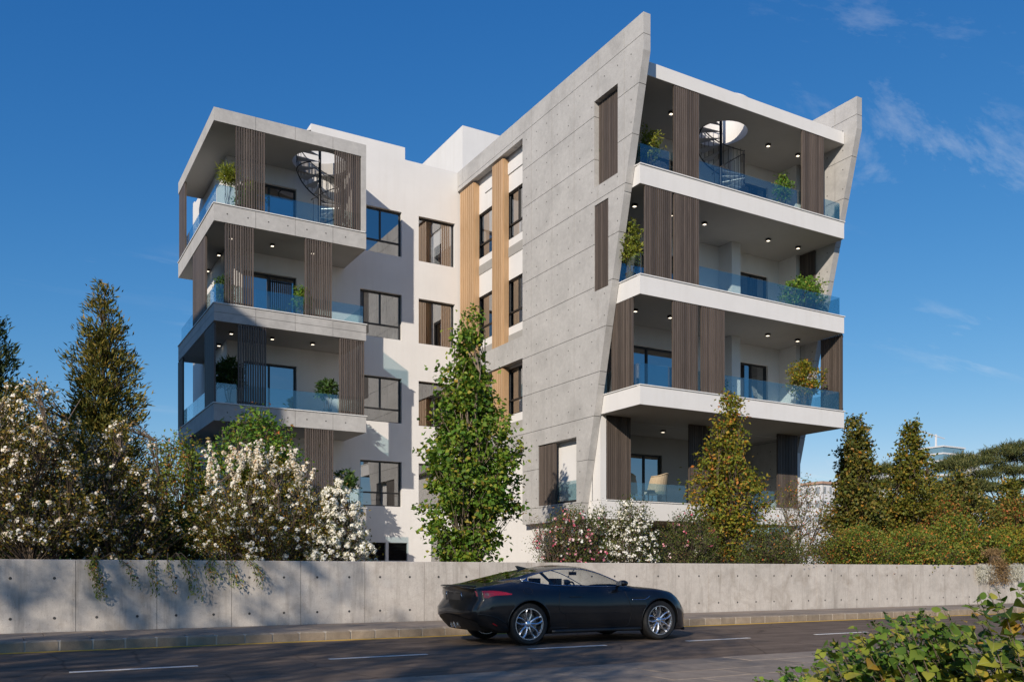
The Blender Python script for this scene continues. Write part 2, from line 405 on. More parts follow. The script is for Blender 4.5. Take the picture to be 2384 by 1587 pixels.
def fin(name, x0, x1, ops, ymax, holesides, label):
    off = .016
    fo = part(name, fin_core(x0 + off, x1 - off, ops, ymax, off), M['conc_joint'], BLD, label=label)
    ZR = [2.84] + [3.36 + 1.31 * k for k in range(11)]
    ZR = [z for z in ZR if z < 17.0] + [17.06]
    YR = [19.59] + [20.9 + 1.306 * k for k in range(4)] + [26.12, 27.43, 28.74, 30.05, 31.36, 32.6]
    YR = [y for y in YR if y < ymax] + [ymax]
    hb = MB(); g = .008
    for a in range(len(YR)-1):
        for b in range(len(ZR)-1):
            y0, y1, z0, z1 = YR[a] + g*(a > 0), YR[a+1] - g*(a < len(YR)-2), ZR[b] + g*(b > 0), ZR[b+1] - g*(b < len(ZR)-2)
            mb = MB()
            for r0, r1, s0, s1 in subrects(y0, y1, z0, z1, ops):
                p = [(r0, s0), (r1, s0), (r1, s1), (r0, s1)]
                p = clip(p, lambda q: q[0] - 20.0); p = clip(p, lambda q: q[0] - (20.0 + (16.0 - q[1]) * SL))
                if len(p) >= 3: mb.prism(p, 'x', x0, x1)
            if mb.f: part('concrete_panel', mb, M['conc'], fo)
            for hy in ((y0+y1)/2 - .327, (y0+y1)/2 + .327):
                for hz in ((z0+z1)/2 - .327, (z0+z1)/2 + .327):
                    if y1 - y0 < 1.0 or z1 - z0 < .9: continue
                    if hy < fin_y(hz) + .1 or any(o[0] - .08 < hy < o[1] + .08 and o[2] - .08 < hz < o[3] + .08 for o in ops): continue
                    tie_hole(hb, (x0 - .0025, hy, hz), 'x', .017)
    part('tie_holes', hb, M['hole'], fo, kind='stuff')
    return fo
def fin_core(x0, x1, ops, ymax, off):
    mb = MB(); big = [(o[0]-off, o[1]+off, o[2]-off, o[3]+off) for o in ops]
    for r0, r1, s0, s1 in subrects(19.5, ymax - off, 2.84 + off, 17.06 - off, big):
        p = [(r0, s0), (r1, s0), (r1, s1), (r0, s1)]
        p = clip(p, lambda q: q[0] - (20.0 + off)); p = clip(p, lambda q: q[0] - (20.0 + off + (16.0 - q[1]) * SL))
        if len(p) >= 3: mb.prism(p, 'x', x0, x1)
    return mb
slotA = (21.21, 22.41, 12.96, 15.60); slotB = (21.68, 22.40, 9.77, 12.40); slotC = (23.38, 25.70, 3.41, 5.46)
rec1 = (26.72, 31.78, 9.42, 16.30); rec2 = (26.72, 31.78, 6.24, 8.64); rec3 = (26.72, 31.78, 2.80, 5.44)
fin('tilted_fin_wall', XL, XR, [slotA, slotB, slotC, rec1, rec2, rec3], YB - .02, True, 'grey panelled concrete fin wall with slanting front edge facing the courtyard')
fin('tilted_fin_wall', FX0, FX1, [], 30.0, True, 'narrow visible grey concrete fin rising beyond the right balconies')

def wall_y(mb, y0, y1, xa, xb, za, zb, ops):
    for a, b, c, d in subrects(xa, xb, za, zb, ops): mb.box(a, b, y0, y1, c, d)
    return mb
def wall_x(mb, x0, x1, ya, yb, za, zb, ops):
    for a, b, c, d in subrects(ya, yb, za, zb, ops): mb.box(x0, x1, a, b, c, d)
    return mb
# windows -------------------------------------------------------------
def window(parent, axis, plane, a0, a1, z0, z1, transom=None, mull=None, depth=.10, fw=.055, curtain=False, label=None, curt=1.0):
    """frame flush inside an opening; plane = face of the frame (outer), goes +depth inwards (+Y or +X)"""
    def bx(mb, u0, u1, d0, d1, w0, w1):
        if axis == 'y': mb.box(u0, u1, plane + d0, plane + d1, w0, w1)
        else: mb.box(plane + d0, plane + d1, u0, u1, w0, w1)
    fr = MB()
    bx(fr, a0, a0+fw, 0, depth, z0, z1); bx(fr, a1-fw, a1, 0, depth, z0, z1)
    bx(fr, a0+fw, a1-fw, .002, depth, z1-fw, z1); bx(fr, a0+fw, a1-fw, .002, depth, z0, z0+fw*.8)
    vs_ = [a0+fw] + ([] if mull is None else [mull]) + [a1-fw]
    if mull is not None:
        bx(fr, mull-fw/2, mull+fw/2, .004, depth, (transom or z0) + .0, z1-fw)
    if transom is not None: bx(fr, a0+fw, a1-fw, .006, depth, transom-fw*.5, transom+fw*.5)
    f = part('window', fr, M['frame'], parent, label=label)
    zl = [z0+fw*.8] + ([transom] if transom else []) + [z1-fw]
    for k in range(len(zl)-1):
        cols = [(a0+fw, a1-fw)] if (k == 0 and transom) or mull is None else [(a0+fw, mull), (mull, a1-fw)]
        for c0, c1 in cols:
            mb = MB(); t = random.uniform(-.0016, .0016)
            if axis == 'y': mb.quad((c0, plane+.05+t, zl[k]), (c1, plane+.05-t, zl[k]), (c1, plane+.05-t, zl[k+1]), (c0, plane+.05+t, zl[k+1]))
            else: mb.quad((plane+.05+t, c0, zl[k]), (plane+.05-t, c1, zl[k]), (plane+.05-t, c1, zl[k+1]), (plane+.05+t, c0, zl[k+1]))
            part('pane', mb, M['gl_win'], f, fixn=False)
    if curtain:
        mb = MB(); n = 60; cz0, cz1 = z0 + .03, z1 - .03; aa1 = a0 + (a1 - a0) * curt
        for q in range(n):
            u0, u1 = a0 + (aa1-a0)*q/n, a0 + (aa1-a0)*(q+1)/n
            d0, d1 = .26 + .035*math.sin(q*2*math.pi/5), .26 + .035*math.sin((q+1)*2*math.pi/5)
            if axis == 'y': mb.quad((u0, plane+d0, cz0), (u1, plane+d1, cz0), (u1, plane+d1, cz1), (u0, plane+d0, cz1))
            else: mb.quad((plane+d0, u0, cz0), (plane+d1, u1, cz0), (plane+d1, u1, cz1), (plane+d0, u0, cz1))
        part('curtain', mb, M['curtain'], f, smooth=True, fixn=False)
    return f
# courtyard wall (Y = 31.8) ------------------------------------------
W1 = (11.78, 13.46); W2 = (14.17, 15.74); D1 = (7.45, 9.36)
ops = []
for fl in (2, 3, 4, 5):
    z = ZF[fl]; ops += [(*W1, z + .28, z + 2.0 + .02*(fl == 4)), (*W2, z + .26, z + 2.0)]
    ops.append((*D1, z + .02, z + 2.0))
ops += [(12.02, 12.80, 1.62, 2.31), (12.92, 13.70, 1.62, 2.31), (14.70, 15.45, 1.33, 2.76)]
mb = wall_y(MB(), YB, YB + .25, 6.9, XL + .24, 1.2, 17.06, ops)
mb.box(9.9, 13.6, YB + .003, YB + .247, 17.06, 17.53)
part('courtyard_wall', mb, M['white'], BLD, label='white rendered wall of the courtyard with four storeys of dark windows')
for fl in (2, 3, 4, 5):
    z = ZF[fl]; tr = z + .80
    window(BLD, 'y', YB + .12, W1[0], W1[1], z + .28, z + 2.0 + .02*(fl == 4), tr, 12.63, curtain=(fl == 4))
    window(BLD, 'y', YB + .14, W2[0], W2[1], z + .26, z + 2.0)
    sc = MB()
    for q in range(7):
        sc.box(14.24 + q*.085, 14.285 + q*.085, YB + .42, YB + .46, z + .1, z + 2.1)
    for q in range(5):
        sc.box(15.30 + q*.085, 15.345 + q*.085, YB + .42, YB + .46, z + .1, z + 2.1)
    part('reflection_slats', sc, M['oak_refl'], BLD, kind='stuff')  # slats added behind the panes in place of the oak battens' reflection
    window(BLD, 'y', YB + .12, D1[0], D1[1], z + .02, z + 2.0, None, (D1[0]+D1[1])/2, fw=.06, label='dark framed sliding glass door on the left balcony')
# louvre vents
for a, b in ((12.02, 12.80), (12.92, 13.70)):
    v = part('louvre_vent', MB().box(a, b, YB + .16, YB + .20, 1.62, 2.31), M['frame'], BLD)
    for q in range(11):
        z = 1.64 + q * .06
        part('slat', MB().prism([(YB+.05, z), (YB+.06, z - .004), (YB+.15, z+.045), (YB+.14, z+.05)], 'x', a + .01, b - .01), M['frame'], v)
window(BLD, 'y', YB + .15, 14.70, 15.45, 1.33, 2.76, label='dark ground floor door in the white wall')
# hollow body: floors, partitions, outer walls -------------------------
sh = wall_x(MB(), 6.9, 7.15, YB + .251, 38.0, 1.2, 16.05, [])
sh.box(6.95, 25.05, 38.0, 38.25, 1.2, 16.3)
part('outer_wall', sh, M['white'], BLD)
fl_ = MB()
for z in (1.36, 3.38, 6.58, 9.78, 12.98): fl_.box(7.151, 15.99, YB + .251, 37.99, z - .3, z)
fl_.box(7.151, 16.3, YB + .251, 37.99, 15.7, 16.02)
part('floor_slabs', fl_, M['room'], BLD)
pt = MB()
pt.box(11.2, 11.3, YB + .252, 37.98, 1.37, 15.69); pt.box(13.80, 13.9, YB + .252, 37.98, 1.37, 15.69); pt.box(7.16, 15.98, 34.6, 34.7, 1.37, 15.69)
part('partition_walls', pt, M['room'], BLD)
# roof core
core = MB(); wall_x(core, 17.7, 17.9, 35.0, 41.0, 15.9, 20.8, [(36.2, 37.7, 17.6, 19.1)]); core.box(17.9, 25.0, 35.0, 35.2, 15.9, 20.8); core.box(17.9, 25.0, 35.2, 41, 20.6, 20.797); core.box(17.9, 25, 40.8, 41, 15.9, 20.6)
part('roof_core', core, M['white'], BLD, label='white box shaped stair core on the roof')
window(BLD, 'x', 17.80, 36.2, 37.7, 17.6, 19.1)
part('roof_vent', MB().lathe([(.001, 0), (.14, 0), (.14, .62), (.17, .62), (.17, .75), (.001, .75)], (16.9, 28.9, 16.9), seg=14), M['white'], BLD)
rp = MB(); rp.box(17.9, 24.8, 34.0, 34.2, 16.0, 17.0); rp.box(9.9, 10.1, YB+.25, 37.9, 16.0, 17.527)
part('roof_parapet', rp, M['white'], BLD)

# recessed infill with oak battens and windows (X = 16.15) -------------
XI = 16.16
wa = (29.30, 30.66); wb = (27.10, 28.34)
iops = []
for fl in (2, 3, 4, 5):
    for w in (wa, wb):
        if fl == 2: continue
        iops.append((*w, ZF[fl] + .28, ZF[fl] + (2.0 if fl != 3 else 1.97)))
part('infill_wall', wall_x(MB(), XI, XI + .22, 26.5, YB - .001, 1.2, 16.6, iops), M['white'], BLD)
for fl in (3, 4, 5):
    for w in (wa, wb):
        window(BLD, 'x', XI + .05, w[0], w[1], ZF[fl] + .28, ZF[fl] + (2.0 if fl != 3 else 1.97), ZF[fl] + .82, w[0] + .50 if w is wb else None)
def battens(y0, y1, z0, z1, n):
    s = part('oak_batten_strip', MB().box(XI - .20, XI - .19, y0, y1, z0, z1), M['oak'], BLD, label='honey coloured oak batten strip')
    s2 = MB().box(XI - .19, XI - .002, y0, y0 + .02, z0, z1).box(XI - .19, XI - .002, y1 - .02, y1, z0, z1)
    part('cheek', s2, M['oak'], s)
    w = (y1 - y0) / n; me = slab_mesh('batten%.2f_%.2f' % (w, z1 - z0), .05, w * .74, z1 - z0, .003)
    for q in range(n): piece('batten', me, M['oak'], s, (XI - .226, y0 + w*(q+.5), z0))
for z0, z1 in ((9.42, 16.22), (6.25, 8.60)):
    battens(30.52, 31.70, z0, z1, 7); battens(28.22, 29.06, z0, z1, 5)

# slot screens in the fin -------------------------------------------------
def slat_mesh(key, w, d, h): return slab_mesh(key, w, d, h, .004)
def screen(axis, plane, a0, a1, z0, z1, label=None, pitch=.079, mat='brown', wd=.050, dp=.06, backing=False):
    """axis 'y': runs along X at Y=plane; axis 'x': runs along Y at X=plane"""
    n = max(2, round((a1 - a0) / pitch)); w = (a1 - a0) / n
    def rl(z): return MB().box(a0 + .005, a1 - .005, plane + dp/2 - .012, plane + dp/2 + .004, z, z + .05) if axis == 'y' else MB().box(plane + dp/2 - .012, plane + dp/2 + .004, a0 + .005, a1 - .005, z, z + .05)
    if backing: s = part('slat_screen', MB().box(plane + dp/2 + .004, plane + dp/2 + .012, a0, a1, z0, z1), M['brown'], BLD, label=label)
    else:
        s = part('slat_screen', rl(z1 - .10), M['frame'], BLD, label=label); part('rail', rl(z0 + .05), M['frame'], s)
    me = slat_mesh('slat_%s_%.2f_%.3f' % (axis, z1 - z0, wd), *((wd, dp) if axis == 'y' else (dp, wd)), z1 - z0)
    for q in range(n):
        a = a0 + w * (q + .5)
        piece('slat', me, M[mat], s, (a, plane, z0) if axis == 'y' else (plane, a, z0))
    return s
screen('x', XL + .19, 21.22, 22.40, 12.97, 15.58, 'slatted shutter deep in the upper slot of the fin wall', .085, backing=True, wd=.055)
screen('x', XL + .035, 21.69, 22.39, 9.78, 12.37, 'slatted shutter in the lower slot of the fin wall', .078, backing=True, wd=.052)
screen('x', XL + .06, 24.68, 25.69, 3.42, 5.42, 'slatted shutter half closing the ground window', .08, backing=True)
# ground slot window
window(BLD, 'x', XR + .35, 23.2, 25.9, 3.41, 5.46, curtain=True, curt=.45)
gp = part('glass_balustrade', MB().box(XL + .12, XL + .14, 23.40, 24.66, 3.42, 3.50), M['frame'], BLD)
part('glass_panel', MB().box(XL + .125, XL + .137, 23.40, 24.66, 3.50, 4.12), M['gl_bal'], gp)
part('slot_reveal', MB().box(XR + .001, XR + .55, 23.0, 26.0, 3.2, 3.405).box(XR + .001, XR + .55, 23.0, 26.0, 5.465, 5.6).box(XR+.001, XR+.55, 22.9, 23.19, 3.405, 5.465), M['white'], BLD)

# right wing: slabs --------------------------------------------------------
def coping(parent, mb): part('coping', mb, M['cap'], parent)
def ring_slab(mb, x0, x1, y0, y1, z0, z1, c, r, seg=40):
    """slab with a round hole; flat faces split from a square round the hole"""
    h = r + .04; sx0, sx1, sy0, sy1 = c[0]-h, c[0]+h, c[1]-h, c[1]+h
    for a, b, d, e in ((x0, sx0, y0, y1), (sx1, x1, y0, y1), (sx0, sx1, y0, sy0), (sx0, sx1, sy1, y1)):
        if b - a > 1e-4 and e - d > 1e-4: mb.box(a, b, d, e, z0, z1)
    n = len(mb.v)
    for q in range(seg):
        a = 2*math.pi*q/seg; ca, sa = math.cos(a), math.sin(a); m_ = max(abs(ca), abs(sa))
        for z in (z0, z1):
            mb.v.append((c[0] + r*ca, c[1] + r*sa, z)); mb.v.append((c[0] + h*ca/m_, c[1] + h*sa/m_, z))
    for q in range(seg):
        i, j = n + 4*q, n + 4*((q+1) % seg)
        mb.f += [(i, j, j+1, i+1), (i+2, i+3, j+3, j+2), (i, i+2, j+2, j)]
    return mb
HR = (20.70, 22.05, .86); HL = (9.90, 30.78, .95)
XS0, XS1 = 16.12, 24.82
for fl in (3, 4, 5):
    z = ZF[fl]
    s = part('balcony_slab', MB().box(XS0, XS1, YF, 23.25, z - SD, z), M['white'], BLD, label='white balcony slab of the right wing')
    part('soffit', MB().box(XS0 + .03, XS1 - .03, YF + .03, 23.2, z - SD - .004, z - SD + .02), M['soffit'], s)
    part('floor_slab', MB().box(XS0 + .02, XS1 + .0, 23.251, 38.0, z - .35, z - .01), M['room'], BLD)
    c = MB(); c.box(XS0 - .015, XS1 + .03, YF - .03, YF + .12, z + .0005, z + .03); c.box(XS0 - .03, XS0 + .12, YF + .12, 23.0, z + .001, z + .03); c.box(XS1 - .1, XS1 + .018, YF + .12, fin_y(z) + .1, z + .001, z + .03)
    coping(s, c)
roof = part('roof_slab', ring_slab(MB(), XS0, XS1, YF, 30, 15.66, 16.06, HR[:2], HR[2]), M['white'], BLD, label='white roof slab of the right wing with a round stair opening')
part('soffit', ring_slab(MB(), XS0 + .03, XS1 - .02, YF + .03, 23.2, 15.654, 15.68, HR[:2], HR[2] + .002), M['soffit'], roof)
part('opening_upstand', MB().lathe([(HR[2] + .003, 15.67), (HR[2] + .003, 16.5), (HR[2] + .13, 16.5), (HR[2] + .13, 16.0)], (HR[0], HR[1], 0), seg=40), M['white'], roof, smooth=40)
part('roof_upstand', MB().box(17.2, 24.6, 23.3, 23.5, 16.05, 17.4), M['white'], BLD)
# ground slab + lower storey (Y 22.45)
YG = 22.45
g = part('balcony_slab', MB().box(16.12, 24.82, YG, 27, 2.84, 3.41), M['white'], BLD, label='white parapet band of the lowest right balcony')
coping(g, MB().box(16.35, 24.86, YG - .03, YG + .1, 3.411, 3.44))
for bb in ((16.12, 16.34, YG + .01, YG + .42, 3.415, 6.05), (24.83, 24.985, YG + .1, YG + .5, 1.2, 6.05), (17.5, 17.8, 23.0, 23.3, 1.2, 2.838), (20.55, 20.85, 22.9, 23.2, 1.2, 2.838)):
    part('white_column', MB().box(*bb), M['white'], BLD)
part('side_wall', MB().box(16.125, 16.33, 22.9, 26.5, 1.2, 2.838), M['white'], BLD)
part('side_wall', MB().box(16.125, 16.33, 22.9, 26.5, 3.415, 6.05), M['white'], BLD)
lb = wall_y(MB(), 25.3, 25.5, 16.34, 24.8, 3.41, 6.05, [(19.4, 20.9, 3.43, 5.41), (22.6, 24.4, 3.43, 5.41)]); lb.box(16.34, 24.8, 26.4, 26.6, 1.2, 2.84)
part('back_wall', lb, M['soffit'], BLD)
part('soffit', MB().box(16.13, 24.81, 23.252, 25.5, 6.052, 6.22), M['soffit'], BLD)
window(BLD, 'y', 25.38, 19.4, 20.9, 3.43, 5.41, None, 20.15, fw=.06); window(BLD, 'y', 25.38, 22.6, 24.4, 3.43, 5.41, None, 23.5, fw=.06)
part('corner_post', MB().box(24.99, 25.2, YG + .3, YG + .62, 1.2, 6.05), M['frame'], BLD)
# back walls of balconies 3-5
for fl in (3, 4, 5):
    z = ZF[fl]; top = (15.65 if fl == 5 else z + 3.2 - SD - .006)
    ops = [(22.60, 24.05, z + .03, z + 2.0), (16.9, 20.4, z + .03, z + 2.0)]
    mb = wall_y(MB(), 23.2, 23.4, 16.12, 24.72, z - .0, top, ops)
    mb.box(21.68, 22.08, 22.56, 23.199, z + .001, top - .001); mb.box(24.6, 24.815, 22.40, 23.199, z + .001, top - .001)
    part('back_wall', mb, M['white'], BLD)
    window(BLD, 'y', 23.28, 22.60, 24.05, z + .03, z + 2.0, None, 23.3, fw=.06); window(BLD, 'y', 23.28, 16.9, 20.4, z + .03, z + 2.0, None, 18.6, fw=.06, curtain=(fl == 3), curt=.3)
rp = MB(); rp.box(16.3, 24.8, 27.5, 27.6, 3.41, 15.6); rp.box(20.9, 21.0, 23.41, 27.49, 6.6, 15.6)
part('partition_walls', rp, M['room'], BLD)

# balustrades ---------------------------------------------------------------
def balustrade(axis, plane, a0, a1, z, n, h=.68, label=None):
    ch = MB().box(a0, a1, plane - .012, plane + .024, z + .03, z + .055) if axis == 'y' else MB().box(plane - .012, plane + .024, a0, a1, z + .03, z + .055)
    b = part('glass_balustrade', ch, M['frame'], BLD, label=label); w = (a1 - a0) / n
    for q in range(n):
        c0, c1 = a0 + w*q + .006, a0 + w*(q+1) - .006
        part('glass_panel', MB().box(c0, c1, plane, plane + .012, z + .055, z + h) if axis == 'y' else MB().box(plane, plane + .012, c0, c1, z + .055, z + h), M['gl_bal'], b)
for fl in (3, 4, 5):
    z = ZF[fl]
    balustrade('y', YF + .13, XS0 + .10, XS1 - .06, z, 5)
    balustrade('x', XS0 + .08, YF + .16, 23.1, z, 2); balustrade('x', XS1 - .05, YF + .16, fin_y(z) + .15 if fl > 3 else 22.4, z, 1)
balustrade('y', YG + .10, 17.35, 24.7, 3.41, 5, .62)

# screens right -------------------------------------------------------------
zs = lambda fl: (ZF[fl] + .035, (15.652 if fl == 5 else ZF[fl] + 3.2 - SD - .008))
Y1 = YF + .05
for fl, lst in ((5, ((17.40, 18.40), (22.82, 23.86))), (4, ((16.31, 17.33), (17.41, 18.40))), (3, ((17.36, 18.35), (18.48, 19.44)))):
    for a, b in lst: screen('y', Y1, a, b, *zs(fl), wd=.050)
screen('x', XS0 + .03, 20.86, 21.9, *zs(3), wd=.050)
screen('x', XS1 - .0, 20.56, 21.48, *zs(3), wd=.050); screen('x', FX0 - .05, 21.7, 22.38, *zs(4), wd=.050); screen('x', FX0 - .05, 21.6, 22.3, *zs(5), wd=.050)
for a, b in ((16.37, 17.32), (19.70, 20.63), (23.76, 24.77)): screen('y', YG + .05, a, b, 3.45, 6.05, wd=.050)

# left wing -------------------------------------------------------------------
LX0, LX1, LY, LY1 = 6.0, 11.15, 29.5, 36.0
def conc_slab(z0, z1, xa, xb, ya, yb, label, holes_on=True, hole=None, split=False):
    off = .03
    mb = MB()
    if hole: ring_slab(mb, xa + off, xb - off, ya + off, YB - .002, z0, z1, hole[:2], hole[2]); mb.box(xa + off, 6.898, YB - .002, yb, z0, z1)
    else: mb.box(xa + off, xb - off, ya + off, YB - .002, z0, z1); mb.box(xa + off, 6.898, YB - .002, yb, z0, z1)
    s = part('balcony_slab' if not hole else 'roof_slab', mb, M['soffit'], BLD, label=label)
    g = .006; xs = [xa, 7.33, 8.64, 9.95, xb]; ys = [ya + off + .002, 30.83, 32.14, 33.45, 34.76, yb]
    zz = [z0 - .003, (z0+z1)/2, z1 - .002] if split else [z0 - .003, z1 - .002]
    for zi in range(len(zz)-1):
        ga, gb = (g if zi else 0), (g if zi < len(zz)-2 else 0)
        for i in range(4): part('concrete_panel', MB().box(xs[i] + g*(i > 0), xs[i+1] - g*(i < 3), ya, ya + off, zz[zi] + ga, zz[zi+1] - gb), M['conc'], s)
        for i in range(5): part('concrete_panel', MB().box(xa, xa + off, ys[i] + g*(i > 0), ys[i+1] - g*(i < 4), zz[zi] + ga, zz[zi+1] - gb), M['conc'], s)
    part('concrete_panel', MB().box(xb - off, xb, ya + off + .002, YB - .003, z0 - .003, z1 - .002), M['conc'], s)
    if holes_on:
        hb = MB()
        for x in (6.42, 7.08, 7.75, 8.39, 9.04, 9.70, 10.4): tie_hole(hb, (x, ya - .0025, (z0+z1)/2 + .0), 'y', .019)
        part('tie_holes', hb, M['hole'], s, kind='stuff')
    return s
for fl in (2, 3, 4, 5):
    z = ZF[fl]
    s = conc_slab(z - SD, z, LX0, LX1, LY, LY1, 'grey concrete balcony slab of the left wing', fl != 4, None, fl == 4)
    coping(s, MB().box(LX0 - .02, LX1 + (.03 if fl < 5 else -.04), LY - .03, LY + .1, z + .0005, z + .03).box(LX0 - .03, LX0 + .1, LY + .1, LY1, z + .001, z + .03))
rl = conc_slab(15.66, 16.09, LX0, LX1, LY, LY1, 'grey concrete roof slab of the left wing with a round stair opening', False, HL)
part('opening_rim', MB().lathe([(HL[2] + .002, 15.665), (HL[2] + .002, 16.085)], (HL[0], HL[1], 0), seg=40), M['white'], rl, smooth=True)
part('frame_post', MB().box(10.97, LX1 - .002, LY + .003, LY + .3, 13.045, 15.655), M['conc'], BLD, label='concrete corner post of the top left balcony')
part('side_wall', MB().box(10.99, LX1 - .004, LY + .303, YB - .003, 13.012, 15.658), M['white'], BLD)
for fl in (2, 3, 4, 5):
    z = ZF[fl]
    balustrade('y', LY + .13, LX0 + .11, LX1 - (.2 if fl == 5 else .06), z, 4); balustrade('x', LX0 + .10, LY + .16, LY1 - .1, z, 4)
    if fl in (3, 4): balustrade('x', LX1 - .07, LY + .16, YB - .05, z, 1)
for fl, lst in ((5, ((6.68, 7.65), (10.01, 10.93))), (4, ((6.34, 7.28), (8.97, 9.93))), (3, ((6.75, 7.69), (10.18, 11.10))), (2, ((6.38, 6.86), (8.97, 9.98)))):
    for a, b in lst: screen('y', LY + .05, a, b, *zs(fl), wd=.046)
for fl, lst in ((5, ((34.7, 35.95),)), (4, ((30.95, 33.2),)), (3, ((29.6, 31.1), (35.2, 36.2))), (2, ((33.3, 34.6),))):
    for a, b in lst: screen('x', LX0 + .05, a, b, *zs(fl), wd=.055)

# downlights -------------------------------------------------------------------
def downlight(x, y, z):
    d = part('downlight', MB().box(x-.065, x+.065, y-.065, y+.065, z - .075, z - .001), M['lamp_body'], BLD)
    part('diffuser', MB().box(x-.046, x+.046, y-.046, y+.046, z - .081, z - .0755), M['lamp'], d)
for x in (18.35, 22.58, 24.0): downlight(x, 21.77, 15.654)
for x in (16.9, 18.33, 19.73, 22.57, 24.0): downlight(x, 21.76, 12.451)
for x in (16.95, 18.33, 19.73, 22.58, 24.01): downlight(x, 21.79, 9.251)
downlight(19.77, 23.88, 6.051)
for x, y in ((6.8, 30.65), (8.18, 30.65), (6.78, 32.49), (6.78, 34.42), (9.6, 30.65)): downlight(x, y, 12.455); downlight(x, y, 9.255)

# spiral stairs --------------------------------------------------------------------
def spiral(c, z0, z1, r, turns, a0, top, label):
    st = part('spiral_stair', MB().tube([(c[0], c[1], z0), (c[0], c[1], top)], .05, 12), M['black'], BLD, label=label, smooth=40)
    n = 15; hp = []; bl = MB()
    for q in range(n):
        f = (q + .5) / n; a = a0 + turns * 2*math.pi * f; z = z0 + (z1 - z0) * (q + 1) / n; w = turns * math.pi / n * 1.15
        pl = [(c[0] + .05*math.cos(a-w), c[1] + .05*math.sin(a-w)), (c[0] + r*math.cos(a-w), c[1] + r*math.sin(a-w)), (c[0] + r*math.cos(a+w), c[1] + r*math.sin(a+w)), (c[0] + .05*math.cos(a+w), c[1] + .05*math.sin(a+w))]
        part('tread', MB().prism(pl, 'z', z - .02, z), M['tread'], st)
        for k in (-.5, .5):
            aa = a + w*k*.85; x, y = c[0] + (r-.02)*math.cos(aa), c[1] + (r-.02)*math.sin(aa)
            bl.tube([(x, y, z - .12), (x, y, min(top - .1, z + .92 + (z1-z0)/n*k))], .010, 5)
    for q in range(61):
        f = q / 60; a = a0 + turns*2*math.pi*f; hp.append((c[0] + (r-.02)*math.cos(a), c[1] + (r-.02)*math.sin(a), min(z0 + (z1-z0)*f + 1.02, top - .1)))
    part('balusters', bl, M['black'], st, kind='stuff')
    part('handrail', MB().tube(hp, .018, 6), M['black'], st, smooth=True)
    part('stringer', MB().tube([(p[0], p[1], p[2] - 1.08) for p in hp], .022, 5), M['black'], st, smooth=True)
spiral(HR[:2], 13.02, 16.15, .78, 1.05, R(205), 16.9, 'black steel spiral stair rising through the right roof opening')
spiral(HL[:2], 13.02, 16.15, .82, 1.0, R(230), 16.55, 'black steel spiral stair rising through the left roof opening')

# ================================================================== vegetation
def leafmat(name, stops, trans=.30, rough=.55, spec=.25):
    m, t = newmat(name); g = t.nodes.new('ShaderNodeNewGeometry')
    stops = [(a, tuple(min(.92, x*(1.62 if max(q) < .45 else 1.0)) for x in q)) for a, q in stops]
    c = ramp(t, g.outputs['Random Per Island'], stops)
    b = t.nodes.new('ShaderNodeBsdfPrincipled'); lk(t, c, b.inputs['Base Color']); b.inputs['Roughness'].default_value = rough; b.inputs['Specular IOR Level'].default_value = spec
    tl = t.nodes.new('ShaderNodeBsdfTranslucent')
    c2 = mixrgb(t, 'MULTIPLY', 1.0, c, (1.3, 1.25, .55)); lk(t, c2, tl.inputs[0])
    mx = t.nodes.new('ShaderNodeMixShader'); mx.inputs[0].default_value = trans; lk(t, b.outputs[0], mx.inputs[1]); lk(t, tl.outputs[0], mx.inputs[2])
    o = t.nodes.new('ShaderNodeOutputMaterial'); lk(t, mx.outputs[0], o.inputs[0]); return m
LM = {}
LM['green'] = leafmat('leaf_green', [(0, (.035,.085,.012)), (.45, (.07,.145,.018)), (.8, (.11,.19,.025)), (.93, (.17,.20,.03)), (1, (.26,.18,.04))])
LM['lime'] = leafmat('leaf_lime', [(0, (.03,.065,.010)), (.4, (.07,.125,.014)), (.75, (.125,.175,.02)), (.92, (.19,.19,.028)), (1, (.26,.17,.035))])
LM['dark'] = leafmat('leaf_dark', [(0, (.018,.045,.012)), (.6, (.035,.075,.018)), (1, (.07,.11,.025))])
LM['yellow'] = leafmat('leaf_yellowing', [(0, (.05,.075,.01)), (.4, (.11,.13,.015)), (.7, (.19,.17,.02)), (.9, (.27,.16,.02)), (1, (.30,.10,.02))])
LM['golden'] = leafmat('leaf_golden', [(0, (.04,.055,.009)), (.45, (.09,.10,.014)), (.8, (.16,.14,.02)), (1, (.25,.13,.022))])
LM['olive'] = leafmat('leaf_olive', [(0, (.03,.042,.008)), (.5, (.065,.07,.014)), (.85, (.11,.09,.018)), (1, (.17,.10,.025))], .15)
LM['cypress'] = leafmat('needle_cypress', [(0, (.03,.042,.009)), (.5, (.085,.082,.016)), (.85, (.15,.12,.022)), (1, (.20,.13,.03))], .15)
LM['cypress_d'] = leafmat('needle_dark', [(0, (.010,.022,.010)), (.6, (.022,.036,.013)), (1, (.05,.055,.016))], .1)
LM['rust'] = leafmat('leaf_rust', [(0, (.045,.07,.012)), (.4, (.095,.105,.018)), (.7, (.17,.12,.025)), (.88, (.26,.10,.03)), (1, (.33,.08,.03))])
LM['mixed'] = leafmat('leaf_mixed', [(0, (.04,.075,.012)), (.5, (.10,.14,.02)), (.8, (.17,.17,.025)), (.93, (.28,.14,.03)), (1, (.38,.11,.03))])
LM['amber'] = leafmat('leaf_amber', [(0, (.05,.058,.012)), (.45, (.11,.10,.018)), (.8, (.19,.135,.022)), (1, (.29,.15,.03))])
LM['rose'] = leafmat('leaf_rose', [(0, (.03,.045,.012)), (.6, (.065,.085,.018)), (.9, (.10,.11,.03)), (1, (.16,.06,.03))])
LM['blossom'] = leafmat('petal_white', [(0, (.66,.60,.50)), (.3, (.84,.82,.78)), (1, (.90,.89,.87))], .25, .7)
